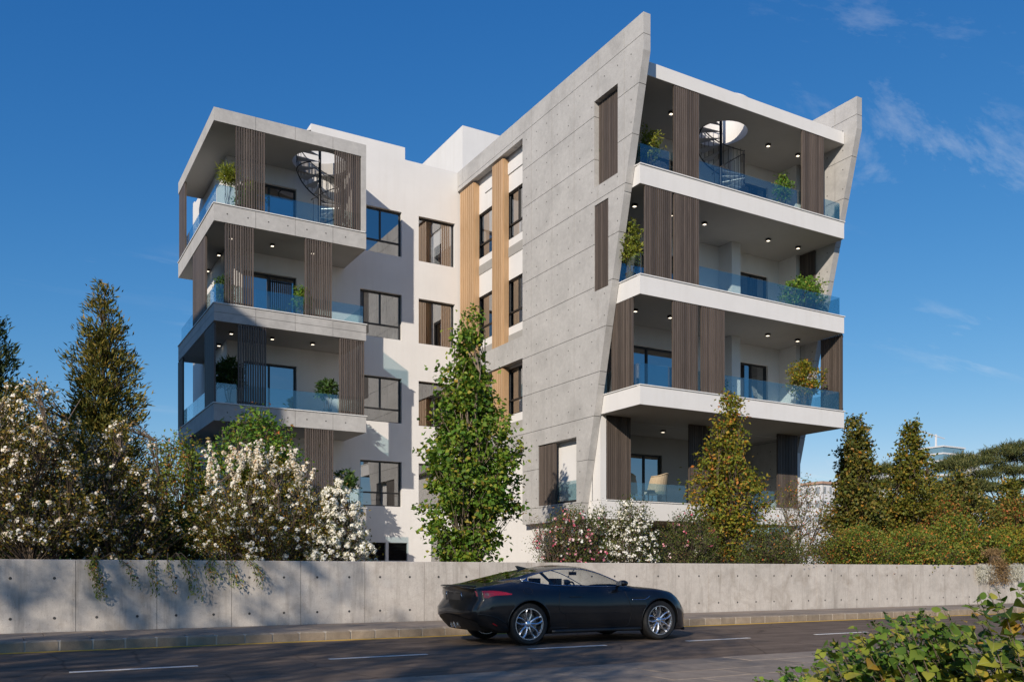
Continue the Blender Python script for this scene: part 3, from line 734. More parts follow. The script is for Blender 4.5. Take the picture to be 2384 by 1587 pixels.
LM['blossom_c'] = leafmat('petal_cream', [(0, (.47,.30,.16)), (.18, (.72,.60,.46)), (.45, (.84,.80,.74)), (1, (.90,.88,.85))], .25, .7)
LM['pink'] = leafmat('petal_pink', [(0, (.62,.08,.16)), (.4, (.72,.22,.30)), (.75, (.80,.50,.52)), (1, (.86,.80,.78))], .25, .7)
LM['pine'] = leafmat('needle_pine', [(0, (.03,.042,.014)), (.6, (.06,.072,.022)), (1, (.12,.11,.035))], .1)
LM['dry'] = leafmat('leaf_dry', [(0, (.10,.065,.03)), (.6, (.17,.11,.05)), (1, (.24,.16,.08))], .2)
LM['palegrass'] = leafmat('leaf_pale', [(0, (.42,.41,.38)), (.6, (.60,.59,.56)), (1, (.72,.71,.69))], .3)
LM['bamboo'] = leafmat('leaf_bamboo', [(0, (.06,.09,.015)), (.5, (.14,.17,.025)), (1, (.25,.24,.04))], .35)

def unit(a): return a / np.maximum(np.linalg.norm(a, axis=1, keepdims=True), 1e-6)
def leaf_arrays(P, A, Nn, L, W, fold=.18, droop=.12):
    """rhombic folded leaves: P base, A axis, Nn approx normal, L/W arrays"""
    A = unit(A); S = unit(np.cross(A, Nn)); Nn = np.cross(S, A); n = len(P)
    L = np.asarray(L).reshape(-1, 1) * np.ones((n, 1)); W = np.asarray(W).reshape(-1, 1) * np.ones((n, 1))
    V = np.empty((n, 4, 3)); V[:, 0] = P
    V[:, 1] = P + A*L*.42 + S*W*.5 + Nn*W*fold; V[:, 2] = P + A*L - Nn*L*droop; V[:, 3] = P + A*L*.42 - S*W*.5 + Nn*W*fold
    i = np.arange(n)[:, None] * 4
    F = np.concatenate([i + np.array([[0, 1, 2]]), i + np.array([[0, 2, 3]])], axis=0)
    return V.reshape(-1, 3), F
def lump(g, ang, t, ph): return 1 + g*(.5*np.sin(3*ang + 9*t + ph) + .35*np.sin(5*ang - 14*t + 2*ph) + .3*np.sin(2*ang + 23*t + 3*ph))
class Plant:
    def __init__(s, name, label, cat, base, group=None):
        s.root = thing(name, label, cat, base, group); s.base = np.array(base, float); s.wood = MB(); s.r = np.random.default_rng(abs(hash(label)) % 2**31 if False else sum(ord(c)*(i+1) for i, c in enumerate(label)))
        s.stems = []
    def stem(s, top, r0, r1=.01, off=(0,0), sway=.08, seg=8, sides=6):
        b = s.base + np.array([off[0], off[1], -.05]); e = np.array(top, float); d = np.linalg.norm(e - b)
        ph = s.r.uniform(0, 6, 2); pts = []
        for q in range(seg + 1):
            f = q/seg; p = b + (e - b)*f; w = sway*d*math.sin(f*math.pi)*.6
            pts.append(p + np.array([w*math.sin(ph[0] + f*3), w*math.cos(ph[1] + f*3), 0]))
        s.wood.tube(pts, [r0 + (r1 - r0)*(q/seg)**.8 for q in range(seg+1)], sides); s.stems.append(np.array(pts)); return np.array(pts)
    def crown(s, z0, H, prof, n, gap=.25, bias=.45, axis=None, twig=.011, squash=1.0, stemf=.22, lo=0.0, hi=1.0):
        """cluster centres in a profile of revolution; twigs run to them"""
        r = s.r; ts = np.linspace(lo, hi, 60); pr = np.array([prof(t) for t in ts]); w = pr**1.25 + .01; w /= w.sum()
        t = r.choice(ts, n, p=w) + r.uniform(-.5, .5, n)/60*(hi-lo); a = r.uniform(0, 2*math.pi, n); ph = r.uniform(0, 6)
        R_ = np.interp(t, ts, pr)*lump(gap, a, t, ph); rr = R_*r.uniform(.0, 1, n)**bias
        ax = np.zeros((n, 2)) if axis is None else np.array([axis(q) for q in t])
        C = np.stack([s.base[0] + ax[:, 0] + rr*np.cos(a), s.base[1] + ax[:, 1] + rr*np.sin(a)*squash, s.base[2] + z0 + t*H], 1)
        if twig and s.stems:
            allp = np.concatenate(s.stems)
            for c, q in zip(C, rr):
                tgt = c - np.array([0, 0, stemf*H*.5 + q*.35])
                d = np.abs(allp[:, 2] - tgt[2])*1.5 + np.linalg.norm(allp[:, :2] - tgt[:2], axis=1); j = allp[np.argmin(d)]
                m = (j + c)/2 + np.array([0, 0, -.10*q]) + r.normal(0, .03, 3)
                s.wood.tube([j, m, c], [twig*1.3, twig, twig*.35], 3, cap=False)
        s.C = C; s.out = np.stack([np.cos(a), np.sin(a), np.zeros(n)], 1); return C
    def leaves(s, mat, per, rc, L, W, up=.3, outw=.8, spread=.9, name='foliage', C=None, out=None, nup=.6, fold=.18, droop=.12, smooth=False, label=None):
        r = s.r; C = s.C if C is None else C; out = s.out if out is None else out; n = len(C)*per
        P = np.repeat(C, per, 0) + r.normal(0, 1, (n, 3))*np.array([rc, rc, rc*.8]); O = np.repeat(out, per, 0)
        A = O*outw + r.normal(0, spread, (n, 3)) + np.array([0, 0, up])
        Nn = O*.45 + np.array([0, 0, nup]) + r.normal(0, .55, (n, 3))
        l = L*r.uniform(.65, 1.25, n); V, F = leaf_arrays(P, A, Nn, l, l*W, fold, droop)
        np_part(name, V, F, mat, s.root, s.base, label=label, kind='stuff'); return s
    def flowers(s, mat, idx, per, rc, size, name='blossom', lift=.5, C=None, out=None):
        r = s.r; C = (s.C if C is None else C)[idx]; O = (s.out if out is None else out)[idx]; n = len(C)*per
        d = unit(r.normal(0, 1, (n, 3)) + np.repeat(O, per, 0)*.9 + np.array([-.3, -.35, lift]))
        P = np.repeat(C, per, 0) + d*rc*r.uniform(.6, 1.15, (n, 1))
        S = unit(np.cross(d, r.normal(0, 1, (n, 3)))); T = np.cross(d, S); sz = size*r.uniform(.65, 1.25, (n, 1))
        V = np.stack([P + S*sz*.6 + d*sz*.18, P + T*sz*.6 + d*sz*.18, P - S*sz*.6 + d*sz*.18, P - T*sz*.6 + d*sz*.18, P - d*sz*.1], 1)
        i = np.arange(n)[:, None]*5; F = np.concatenate([i + np.array([[a, (a+1) % 4, 4]]) for a in range(4)], 0)
        np_part(name, V.reshape(-1, 3), F, mat, s.root, s.base, kind='stuff'); return s
    def done(s, bark='bark', name='trunk'):
        if s.wood.f: part(name, s.wood, M[bark], s.root, smooth=True, fixn=False)
        return s.root
GZ = 1.33
def interp_prof(pts):
    xs, ys = zip(*pts); return lambda t: float(np.interp(t, xs, ys))

# --- tall green tree in the courtyard
p = Plant('leafy_tree', 'tall bright green pyramid shaped tree in front of the white courtyard', 'tree', (10.3, 20.0, GZ))
for q in range(9):
    a = q*.7; p.stem((10.3 + .45*math.cos(a), 20 + .45*math.sin(a), GZ + [6.0, 4.6, 4.2, 5.2, 3.8, 4.4, 3.4, 4.8, 3.9][q]), .05 if q else .065, .010, (.16*math.cos(a), .16*math.sin(a)), .06)
pf = interp_prof([(0, .66), (.08, .88), (.25, 1.08), (.42, 1.0), (.55, .80), (.68, .56), (.80, .38), (.88, .28), (.95, .20), (1, .06)])
p.crown(.18, 6.32, pf, 540, .50, .60, twig=.010)
p.leaves(LM['lime'], 22, .125, .125, .80, up=-.15, outw=.9, spread=.75)
p.leaves(LM['green'], 6, .16, .13, .75, up=-.2, name='inner_foliage'); p.done('bark_pale')

# --- yellowing tree before the right wing
p = Plant('young_tree', 'narrow yellowing green tree standing before the right balconies', 'tree', (18.3, 19.2, GZ))
for q in range(6):
    a = q*1.1; p.stem((18.3 + .4*math.cos(a), 19.2 + .4*math.sin(a), GZ + [4.7, 3.2, 2.8, 3.6, 2.5, 3.0][q]), .04, .008, (.12*math.cos(a), .12*math.sin(a)), .07)
pf = interp_prof([(0, .55), (.15, .90), (.35, 1.08), (.5, .92), (.62, .60), (.75, .44), (.88, .30), (.96, .2), (1, .08)])
p.crown(.25, 4.7, pf, 460, .40, .6); p.leaves(LM['yellow'], 21, .12, .11, .62, up=-.1)
p.leaves(LM['rust'], 4, .15, .10, .6, name='orange_foliage'); p.done()

# --- conifers on the left
def conifer(label, base, H, prof, n, mat, per=22, lean=0, name='conifer', L=.16):
    p = Plant(name, label, 'tree', base)
    p.stem((base[0] + lean, base[1], base[2] + H*.97), .11, .012, sway=.01)
    p.crown(.1, H - .15, prof, n, .36, .55, twig=.012, stemf=.10, axis=lambda t: (lean*t, 0)); p.leaves(mat, per, .10, L, .24, up=.9, outw=.9, spread=.5, fold=.1); p.done(); return p
conifer('tall olive brown conifer with a ragged crown left of the building', (2.2, 24.0, GZ), 6.95, interp_prof([(0, 1.25), (.2, 1.12), (.4, .95), (.55, .80), (.7, .66), (.82, .50), (.9, .28), (.96, .2), (1, .06)]), 1050, LM['cypress'], 24, .08)
conifer('dark green conifer at the left edge of the picture', (-.05, 22.3, GZ), 5.35, interp_prof([(0, 1.6), (.3, 1.15), (.6, .75), (.85, .34), (1, .05)]), 900, LM['cypress_d'], 22)

# --- white blossoming trees and shrubs, left
p = Plant('blossom_tree', 'small tree with dense white blossom at the far left behind the wall', 'tree', (.55, 18.8, GZ))
for q in range(7):
    a = q*.9 + .4; p.stem((.55 + .9*math.cos(a), 18.8 + .7*math.sin(a), GZ + 1.6 + .25*q), .05, .008, (.05*math.cos(a), .05*math.sin(a)), .15)
pf = interp_prof([(0, .7), (.2, 1.15), (.5, 1.05), (.75, .75), (.92, .45), (1, .15)])
p.crown(.25, 3.15, pf, 560, .3, .5); p.leaves(LM['amber'], 13, .11, .07, .5); p.leaves(LM['olive'], 6, .13, .07, .5, name='green_foliage'); p.flowers(LM['blossom_c'], np.arange(0, 430), 9, .07, .046); p.done()
p = Plant('blossom_tree', 'spreading white blossom tree in front of the tall olive conifer', 'tree', (2.15, 19.6, GZ))
for q in range(8):
    a = q*.8; p.stem((2.0 + 1.0*math.cos(a), 19.6 + .7*math.sin(a), GZ + 1.1 + .2*q), .055, .008, (.06*math.cos(a), .05*math.sin(a)), .2)
pf = interp_prof([(0, .8), (.2, 1.15), (.5, 1.0), (.8, .65), (1, .2)])
p.crown(.1, 2.85, pf, 460, .35, .5); p.leaves(LM['amber'], 12, .11, .065, .5); p.leaves(LM['olive'], 7, .13, .07, .5, name='green_foliage')
p.flowers(LM['blossom_c'], np.arange(0, 270), 8, .07, .045); p.done()
p = Plant('green_bush', 'loose green shrub between the olive conifer and the left balconies', 'shrub', (3.75, 22.2, GZ))
for q in range(6):
    a = q; p.stem((3.75 + .5*math.cos(a), 22.2 + .5*math.sin(a), GZ + 2.2), .03, .006, sway=.1)
p.crown(.1, 3.0, interp_prof([(0, .9), (.4, 1.0), (.75, .8), (1, .25)]), 420, .3, .5); p.leaves(LM['mixed'], 22, .13, .085, .5); p.done()
p = Plant('blossom_shrub', 'broad shrub smothered in white blossom below the left balconies', 'shrub', (4.95, 19.2, GZ))
for q in range(12):
    a = q*.53; p.stem((4.95 + 1.2*math.cos(a), 19.2 + .8*math.sin(a), GZ + 1.3 + .5*((q*7) % 5)/5), .035, .006, (.35*math.cos(a), .25*math.sin(a)), .12)
pf = interp_prof([(0, 1.25), (.25, 1.62), (.5, 1.45), (.75, 1.0), (.92, .55), (1, .25)])
p.crown(.05, 2.25, pf, 900, .22, .45, squash=.75); p.leaves(LM['amber'], 16, .10, .055, .45); p.leaves(LM['olive'], 6, .12, .06, .5, name='green_foliage')
p.leaves(LM['yellow'], 5, .12, .06, .5, name='yellow_foliage'); p.flowers(LM['blossom'], np.arange(0, 520), 11, .06, .044)
# upright flower spikes
r = p.r; sp = []; so = []
for q in range(30):
    x, y = 4.75 + r.uniform(-1.0, 1.15), 19.0 + r.uniform(-.4, .5); h = r.uniform(.35, .75); z = GZ + 1.5 + .5*math.cos((x - 4.75)*1.3) + r.uniform(-.35, .25); lx = r.uniform(-.55, .55)
    for k in range(9): sp.append((x + lx*h*(k/8)**1.6 + r.normal(0, .02), y + r.normal(0, .03), z + h*k/8)); so.append((r.uniform(-1, 1), -.5, .2))
p.flowers(LM['blossom_c'], np.arange(len(sp)), 13, .05, .042, 'flower_spikes', C=np.array(sp), out=np.array(so)); p.done()
p = Plant('blossom_shrub', 'hanging mass of white blossom at the corner by the courtyard', 'shrub', (6.45, 18.85, GZ))
for q in range(5):
    a = q*1.3; p.stem((6.45 + .35*math.cos(a), 18.85 + .3*math.sin(a), GZ + 1.2), .025, .005, sway=.1)
p.crown(.02, 1.85, interp_prof([(0, .75), (.3, .70), (.65, .52), (.9, .32), (1, .15)]), 330, .3, .45); p.leaves(LM['olive'], 9, .10, .06, .5); p.flowers(LM['blossom'], np.arange(0, 330), 22, .07, .045); p.done()
p = Plant('climbing_shrub', 'green leafy climber arching above the white blossom shrub', 'shrub', (5.05, 20.3, GZ))
for q in range(8):
    a = q*.8; p.stem((5.05 + .75*math.cos(a), 20.3 + .4*math.sin(a), GZ + 2.5 + .12*q), .02, .005, sway=.14)
p.crown(1.9, 1.6, interp_prof([(0, .9), (.35, 1.0), (.7, .7), (1, .2)]), 230, .4, .5); p.leaves(LM['green'], 16, .12, .10, .55, up=0)
p.leaves(LM['rust'], 2, .18, .10, .5, name='orange_foliage'); p.done()
# trailing branches over the wall
for k, (x, lb) in enumerate(((1.55, 'leafy branch trailing over the wall nearest the left edge'), (2.75, 'long olive branch hanging over the wall beside its shadow'), (3.75, 'thin drooping twig over the wall under the blossom shrub'))):
    p = Plant('trailing_branch', lb, 'branch', (x, 17.75, GZ + .02)); C = []; O = []
    for q in range(6):
        ex = x + p.r.uniform(-.45, .55); ln = p.r.uniform(.25, .62)*(1 if k < 2 else .7)
        pts = [(x, 17.8, GZ + .05), ((x+ex)/2, 17.4, GZ + .22), (ex, 17.2, GZ - .02), (ex + .12, 17.14, GZ - ln)]
        p.wood.tube(pts, [.012, .009, .006, .002], 4)
        for f in np.linspace(.2, 1, 9):
            g_ = f*2; i = min(1, int(g_)); u_ = g_ - i; C.append(np.array(pts[i+1])*(1-u_) + np.array(pts[i+2])*u_ if i < 2 else pts[3]); O.append((.3, -.2, -.4))
    p.leaves(LM['mixed'], 7, .035, .07, .32, up=-.5, outw=.5, spread=.5, C=np.array(C), out=np.array(O)); p.done()

# --- flowering shrubs before the right wing
def flower_shrub(label, base, w, h, leaf, fl, nfl, ncl=330, size=.05, name='flowering_shrub', per=18, fper=3):
    p = Plant(name, label, 'shrub', base)
    for q in range(6): p.stem((base[0] + w*.5*math.cos(q), base[1] + .3*math.sin(q), base[2] + h*.7), .02, .004, (.15*math.cos(q), .1*math.sin(q)), .1)
    p.crown(.0, h, interp_prof([(0, w*.9), (.35, w), (.7, w*.8), (.92, w*.45), (1, w*.15)]), ncl, .25, .5, squash=.7); p.leaves(LM[leaf], per, .10, .055, .55)
    for m_, a, b in fl: p.flowers(LM[m_], np.arange(a, b), fper, .085, size, 'blossom')
    p.done(); return p
flower_shrub('rose bush with pink and white flowers right of the green tree', (12.3, 18.3, GZ), .98, 1.45, 'rose', (('pink', 0, 150), ('blossom', 150, 185)), 0, 420, .062)
flower_shrub('tall bush of white flower sprays between the two rose bushes', (14.1, 18.25, GZ), .75, 1.75, 'rose', (('blossom', 0, 190),), 0, 300, .05, fper=9)
flower_shrub('rose bush with reddish leaves and few pink flowers beneath the right balconies', (16.1, 18.35, GZ), 1.05, 1.45, 'rose', (('pink', 0, 46),), 0, 420, .055)
flower_shrub('pale green bush of white sprays leaning on the fin wall base', (13.35, 18.7, GZ), .5, 1.5, 'rose', (('blossom', 0, 90),), 0, 170, .05, fper=8)
p = Plant('bare_shrub', 'thin bare twigged bush below the shuttered ground window', 'shrub', (11.55, 18.1, GZ))
for q in range(14):
    a = q*.45; p.stem((11.55 + .55*math.cos(a), 18.1 + .3*math.sin(a), GZ + .5 + .07*q), .012, .003, sway=.2)
p.crown(.2, 1.2, lambda t: .55, 60, .3, .5, twig=.006); p.leaves(LM['rust'], 5, .10, .05, .5); p.done()
p = Plant('sparse_shrub', 'sparse orange leaved tall shrub by the white corner column', 'shrub', (20.7, 18.6, GZ))
for q in range(10):
    a = q*.63; p.stem((20.7 + .8*math.cos(a), 18.6 + .4*math.sin(a), GZ + 1.5 + .12*q), .018, .004, (.2*math.cos(a), .1), sway=.12)
p.crown(.2, 2.45, interp_prof([(0, .8), (.4, 1.1), (.8, .8), (1, .3)]), 260, .4, .6, twig=.007); p.leaves(LM['rust'], 10, .13, .07, .5); p.done()
# --- hedge and trees on the right
def leafy(label, base, H, prof, n, mat, per=20, L=.10, W=.6, name='leafy_tree', cat='tree', stems=5, mat2=None, rc=.13, squash=1.0):
    p = Plant(name, label, cat, base); w = prof(.3)
    for q in range(stems):
        a = q*2*math.pi/stems + .3; p.stem((base[0] + .4*w*math.cos(a), base[1] + .4*w*math.sin(a), base[2] + H*(.9 if q == 0 else .6)), .035, .006, (.08*math.cos(a), .08*math.sin(a)), .08)
    p.crown(.05, H - .1, prof, n, .40, .55, squash=squash); p.leaves(LM[mat], per, rc, L, W)
    if mat2: p.leaves(LM[mat2], 3, rc*1.2, L, W, name='orange_foliage')
    p.done(); return p
leafy('slim dark tree with russet leaves touching the right balcony corner', (27.25, 22.0, GZ), 5.55, interp_prof([(0, 1.0), (.3, .95), (.5, .72), (.7, .58), (.85, .44), (.95, .30), (1, .10)]), 640, 'olive', 24, .13, .7, mat2='yellow')
leafy('slim green tree left of the distant glass tower', (31.1, 22.5, GZ), 5.7, interp_prof([(0, 2.0), (.3, 1.6), (.5, 1.1), (.7, .68), (.9, .42), (1, .12)]), 900, 'golden', 24, .13, .7, mat2='olive')
leafy('rounded green tree right of the slim tree beyond the wall', (34.2, 22.6, GZ), 4.1, interp_prof([(0, 1.5), (.4, 1.35), (.7, .95), (.9, .5), (1, .15)]), 560, 'olive', 22, .13, .65, mat2='yellow')
leafy('rusty leaved hedge bush next to the sparse shrub', (23.4, 18.9, GZ), 1.3, interp_prof([(0, 1.3), (.4, 1.3), (.8, .8), (1, .2)]), 420, 'mixed', 20, .075, .55, 'hedge_bush', 'shrub', mat2='rust')
leafy('mixed green and orange hedge bush in front of the slim dark tree', (26.0, 18.9, GZ), 1.25, interp_prof([(0, 1.5), (.4, 1.5), (.8, 1.0), (1, .3)]), 520, 'mixed', 20, .085, .6, 'hedge_bush', 'shrub', mat2='rust')
leafy('large leafy hedge bush below the distant tower', (29.0, 19.2, GZ), 1.75, interp_prof([(0, 1.7), (.4, 1.6), (.75, 1.1), (1, .3)]), 640, 'mixed', 20, .095, .6, 'hedge_bush', 'shrub', mat2='yellow')
leafy('yellow green hedge bush near the end of the wall', (32.6, 19.4, GZ), 1.5, interp_prof([(0, 1.6), (.4, 1.5), (.8, 1.1), (1, .35)]), 560, 'yellow', 20, .095, .6, 'hedge_bush', 'shrub', mat2='mixed')
leafy('olive bush at the right edge of the picture', (37.5, 20.5, GZ), 1.9, interp_prof([(0, 1.7), (.5, 1.7), (.85, 1.2), (1, .5)]), 520, 'olive', 20, .09, .6, 'hedge_bush', 'shrub')
leafy('low green bush filling the gap behind the rose bushes', (18.9, 18.1, GZ), 1.25, interp_prof([(0, 1.3), (.5, 1.2), (1, .3)]), 330, 'rose', 20, .06, .55, 'hedge_bush', 'shrub', mat2='rust', squash=.6)
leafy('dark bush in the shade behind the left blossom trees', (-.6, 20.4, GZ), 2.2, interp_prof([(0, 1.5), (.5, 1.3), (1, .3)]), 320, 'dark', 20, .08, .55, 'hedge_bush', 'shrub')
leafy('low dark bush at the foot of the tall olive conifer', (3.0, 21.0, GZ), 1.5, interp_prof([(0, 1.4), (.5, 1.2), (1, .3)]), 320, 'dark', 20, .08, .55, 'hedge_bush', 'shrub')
leafy('golden green cone shaped tree below the flat crowned pine at the right edge', (39.0, 23.2, GZ), 4.0, interp_prof([(0, 1.9), (.35, 1.6), (.65, 1.0), (.9, .45), (1, .15)]), 560, 'golden', 22, .13, .65, mat2='olive')
leafy('russet leaved small tree between the hedge and the golden cone tree', (36.2, 21.4, GZ), 2.8, interp_prof([(0, 1.2), (.4, 1.3), (.75, .9), (1, .3)]), 420, 'rust', 20, .11, .6, mat2='mixed')
leafy('loose orange tinged bush overlapping the foot of the slim green tree', (30.4, 20.6, GZ), 2.7, interp_prof([(0, 1.0), (.4, 1.1), (.75, .7), (1, .2)]), 330, 'rust', 18, .10, .6, 'hedge_bush', 'shrub', mat2='yellow')
# flat crowned pines
def umbrella_pine(label, base, H, pads, mat='pine'):
    p = Plant('umbrella_pine', label, 'tree', base); C = []; O = []
    tr = p.stem((base[0] + .2, base[1], base[2] + H*.55), .16, .10, sway=.05)
    for (dx, dy, dz, rx) in pads:
        e = np.array([base[0] + dx, base[1] + dy, base[2] + dz]); j = tr[-1 - int(p.r.integers(0, 3))]
        m1 = j + (e - j)*.5 + np.array([0, 0, -.25]) + p.r.normal(0, .12, 3)
        p.wood.tube([j, m1, e], [.085, .05, .02], 5)
        for q in range(int(64*rx*rx) + 10):
            a = p.r.uniform(0, 6.28); rr = rx*math.sqrt(p.r.uniform(0, 1)); c = e + np.array([rr*math.cos(a), rr*math.sin(a), .32*rx*(1 - (rr/rx)**2)*p.r.uniform(.2, 1)])
            C.append(c); O.append((math.cos(a)*.5, math.sin(a)*.5, .4))
            if q % 3 == 0: p.wood.tube([e, (e + c)/2 - np.array([0, 0, .05]), c], [.02, .012, .004], 3, cap=False)
    p.leaves(LM[mat], 34, .16, .20, .16, up=.8, outw=.8, spread=.7, C=np.array(C), out=np.array(O)); p.done('bark')
umbrella_pine('flat crowned pine at the right edge with bare limbs', (50.2, 30, GZ), 7.0, [(-2.4, 0, 5.2, .75), (-1.7, .3, 6.0, .8), (-.9, -.2, 5.6, .6), (-.3, .3, 6.6, .95), (.7, 0, 6.9, .9), (1.6, .4, 6.4, .8), (2.3, -.4, 5.8, .85), (3.0, 0, 5.1, .8), (.3, -.5, 5.5, .7), (3.6, .2, 6.5, .9), (-.9, 0, 4.5, .6), (1.8, .3, 4.9, .6), (3.9, 0, 4.3, .8), (-2.9, 0, 4.4, .6)])
umbrella_pine('dark pine just right of the distant tower', (46.2, 30.5, GZ), 6.6, [(-1.0, 0, 4.4, .9), (-.2, 0, 5.6, 1.1), (.8, .2, 6.1, .8), (1.2, 0, 4.6, 1.2), (.2, -.3, 3.6, 1.3), (-.8, 0, 3.2, 1.2), (1.6, 0, 3.4, 1.2)])
umbrella_pine('thin pine between the two slim trees', (39.6, 30.0, GZ), 5.6, [(-.6, 0, 4.2, .7), (.2, 0, 5.0, .9), (.9, .2, 4.3, .8), (0, 0, 3.2, .9)])
# dry hanging plant and pale trailing plant at the wall's far end
p = Plant('dry_shrub', 'dry brown plant hanging over the far right end of the wall', 'shrub', (28.2, 17.5, GZ)); C = []; O = []
for q in range(60):
    a = p.r.uniform(-.5, .5); ln = p.r.uniform(.1, .75); e = (28.2 + a, 17.16, GZ + .25 - ln); p.wood.tube([(28.2, 17.6, GZ + .1), (28.2 + a*.6, 17.3, GZ + .38), e], [.012, .008, .003], 3)
    C += [e, (28.2 + a*.8, 17.22, GZ + .32 - ln*.5), (28.2 + a*.7, 17.4, GZ + .5)]; O += [(0, -.6, -.3)]*3
p.leaves(LM['dry'], 16, .08, .09, .2, up=-.3, C=np.array(C), out=np.array(O)); p.done()
for k, (x0, lb) in enumerate(((27.55, 'pale silvery trailing plant left of the dry brown plant'), (29.2, 'pale silvery trailing plant right of the dry brown plant'))):
    p = Plant('trailing_plant', lb, 'plant', (x0, 17.5, GZ)); C = []; O = []
    for q in range(46):
        a = p.r.uniform(-.42, .42); ln = p.r.uniform(.1, .5); p.wood.tube([(x0 + a, 17.6, GZ), (x0 + a, 17.3, GZ + .14), (x0 + a, 17.2, GZ - ln)], [.006, .005, .002], 3)
        for f in (0, .35, .7, 1): C.append((x0 + a, 17.21, GZ + .06 - ln*f)); O.append((0, -.4, -.8))
    p.leaves(LM['palegrass'], 10, .05, .10, .12, up=-1.2, C=np.array(C), out=np.array(O)); p.done()

# --- foreground shrubs, lower right
def heart_leaf(key, bend, curl):
    pts = [(0, 0), (.16, .02), (.36, .12), (.46, .30), (.42, .52), (.26, .76), (.10, .93), (0, 1.06)]
    bm = bmesh.new(); mid = [bm.verts.new((0, y, -bend*y*y)) for y in (0, .30, .62, 1.06)]
    for sg in (1, -1):
        e = [bm.verts.new((sg*x, y, abs(x)*curl - bend*y*y)) for x, y in pts[1:-1]]
        for f in ((mid[0], e[0], e[1], mid[1]), (mid[1], e[1], e[2]), (mid[1], e[2], e[3], mid[2]), (mid[2], e[3], e[4]), (mid[2], e[4], e[5], mid[3])):
            bm.faces.new(f if sg > 0 else tuple(reversed(f)))
    me = bpy.data.meshes.new(key); bm.to_mesh(me); bm.free(); me.shade_smooth(); return me
def veinmat(name, stops):
    m, t = newmat(name); oi = t.nodes.new('ShaderNodeObjectInfo'); c = ramp(t, oi.outputs['Random'], stops)
    tc_ = t.nodes.new('ShaderNodeTexCoord'); sp_ = t.nodes.new('ShaderNodeSeparateXYZ'); lk(t, tc_.outputs['Object'], sp_.inputs[0])
    ab = t.nodes.new('ShaderNodeMath'); ab.operation = 'ABSOLUTE'; lk(t, sp_.outputs[0], ab.inputs[0])
    vein = ramp(t, ab.outputs[0], [(0, (1, 1, 1)), (.035, (.0, .0, .0))])
    n = noise(t, tc_.outputs['Object'], 5, 4, .6)
    c = mixrgb(t, 'OVERLAY', .5, c, ramp(t, n, [(.3, (.38,.38,.38)), (.7, (.64,.64,.6))])); c = mixrgb(t, 'MIX', vein, c, (.32,.34,.10))
    b = t.nodes.new('ShaderNodeBsdfPrincipled'); lk(t, c, b.inputs['Base Color']); b.inputs['Roughness'].default_value = .42; b.inputs['Specular IOR Level'].default_value = .35
    tl = t.nodes.new('ShaderNodeBsdfTranslucent'); lk(t, mixrgb(t, 'MULTIPLY', 1.0, c, (1.3, 1.2, .5)), tl.inputs[0])
    mx = t.nodes.new('ShaderNodeMixShader'); mx.inputs[0].default_value = .3; lk(t, b.outputs[0], mx.inputs[1]); lk(t, tl.outputs[0], mx.inputs[2])
    o = t.nodes.new('ShaderNodeOutputMaterial'); lk(t, mx.outputs[0], o.inputs[0]); return m
LM['fore'] = leafmat('leaf_fore', [(0, (.03,.065,.011)), (.35, (.075,.125,.019)), (.7, (.15,.18,.026)), (.92, (.24,.22,.034)), (1, (.29,.15,.03))])
LM['heart'] = veinmat('heart_leaf', [(0, (.045,.09,.014)), (.3, (.12,.18,.026)), (.62, (.26,.28,.04)), (.92, (.38,.34,.05)), (1, (.40,.21,.04))])
LM['small'] = veinmat('small_leaf', [(0, (.04,.08,.015)), (.5, (.075,.15,.025)), (1, (.15,.23,.035))])
FD, FR = Vector((.5, .8660254, 0)), Vector((.8660254, -.5, 0))
topz = interp_prof([(.27, .74), (.33, .83), (.37, .92), (.42, 1.04), (.49, 1.06), (.54, 1.14), (.7, 1.22)])
def heart_np(rest):
    pts = [(0, 0), (.16, .02), (.36, .12), (.46, .30), (.42, .52), (.26, .76), (.10, .93), (0, 1.06)]
    T = [(0, y, -.2*y*y) for y in (0, .30, .62, 1.06)] + [(x, y, x*.3 - .2*y*y) for x, y in pts[1:-1]] + [(-x, y, x*.3 - .2*y*y) for x, y in pts[1:-1]]
    tri = []
    for o, fl in ((4, 0), (10, 1)):
        for f in ((0, o, o+1), (0, o+1, 1), (1, o+1, o+2), (1, o+2, o+3), (1, o+3, 2), (2, o+3, o+4), (2, o+4, o+5), (2, o+5, 3)): tri.append(f[::-1] if fl else f)
    T = np.array(T); n = len(rest); P, S, A, Q = (np.array([d[i] for d in rest]) for i in range(4)); z = np.array([d[4] for d in rest])[:, None, None]
    V = P[:, None] + (T[None, :, 0:1]*S[:, None] + T[None, :, 1:2]*A[:, None] + T[None, :, 2:3]*Q[:, None])*z
    F = (np.arange(n)*len(T))[:, None, None] + np.array(tri)[None]
    return V.reshape(-1, 3), F.reshape(-1, 3)
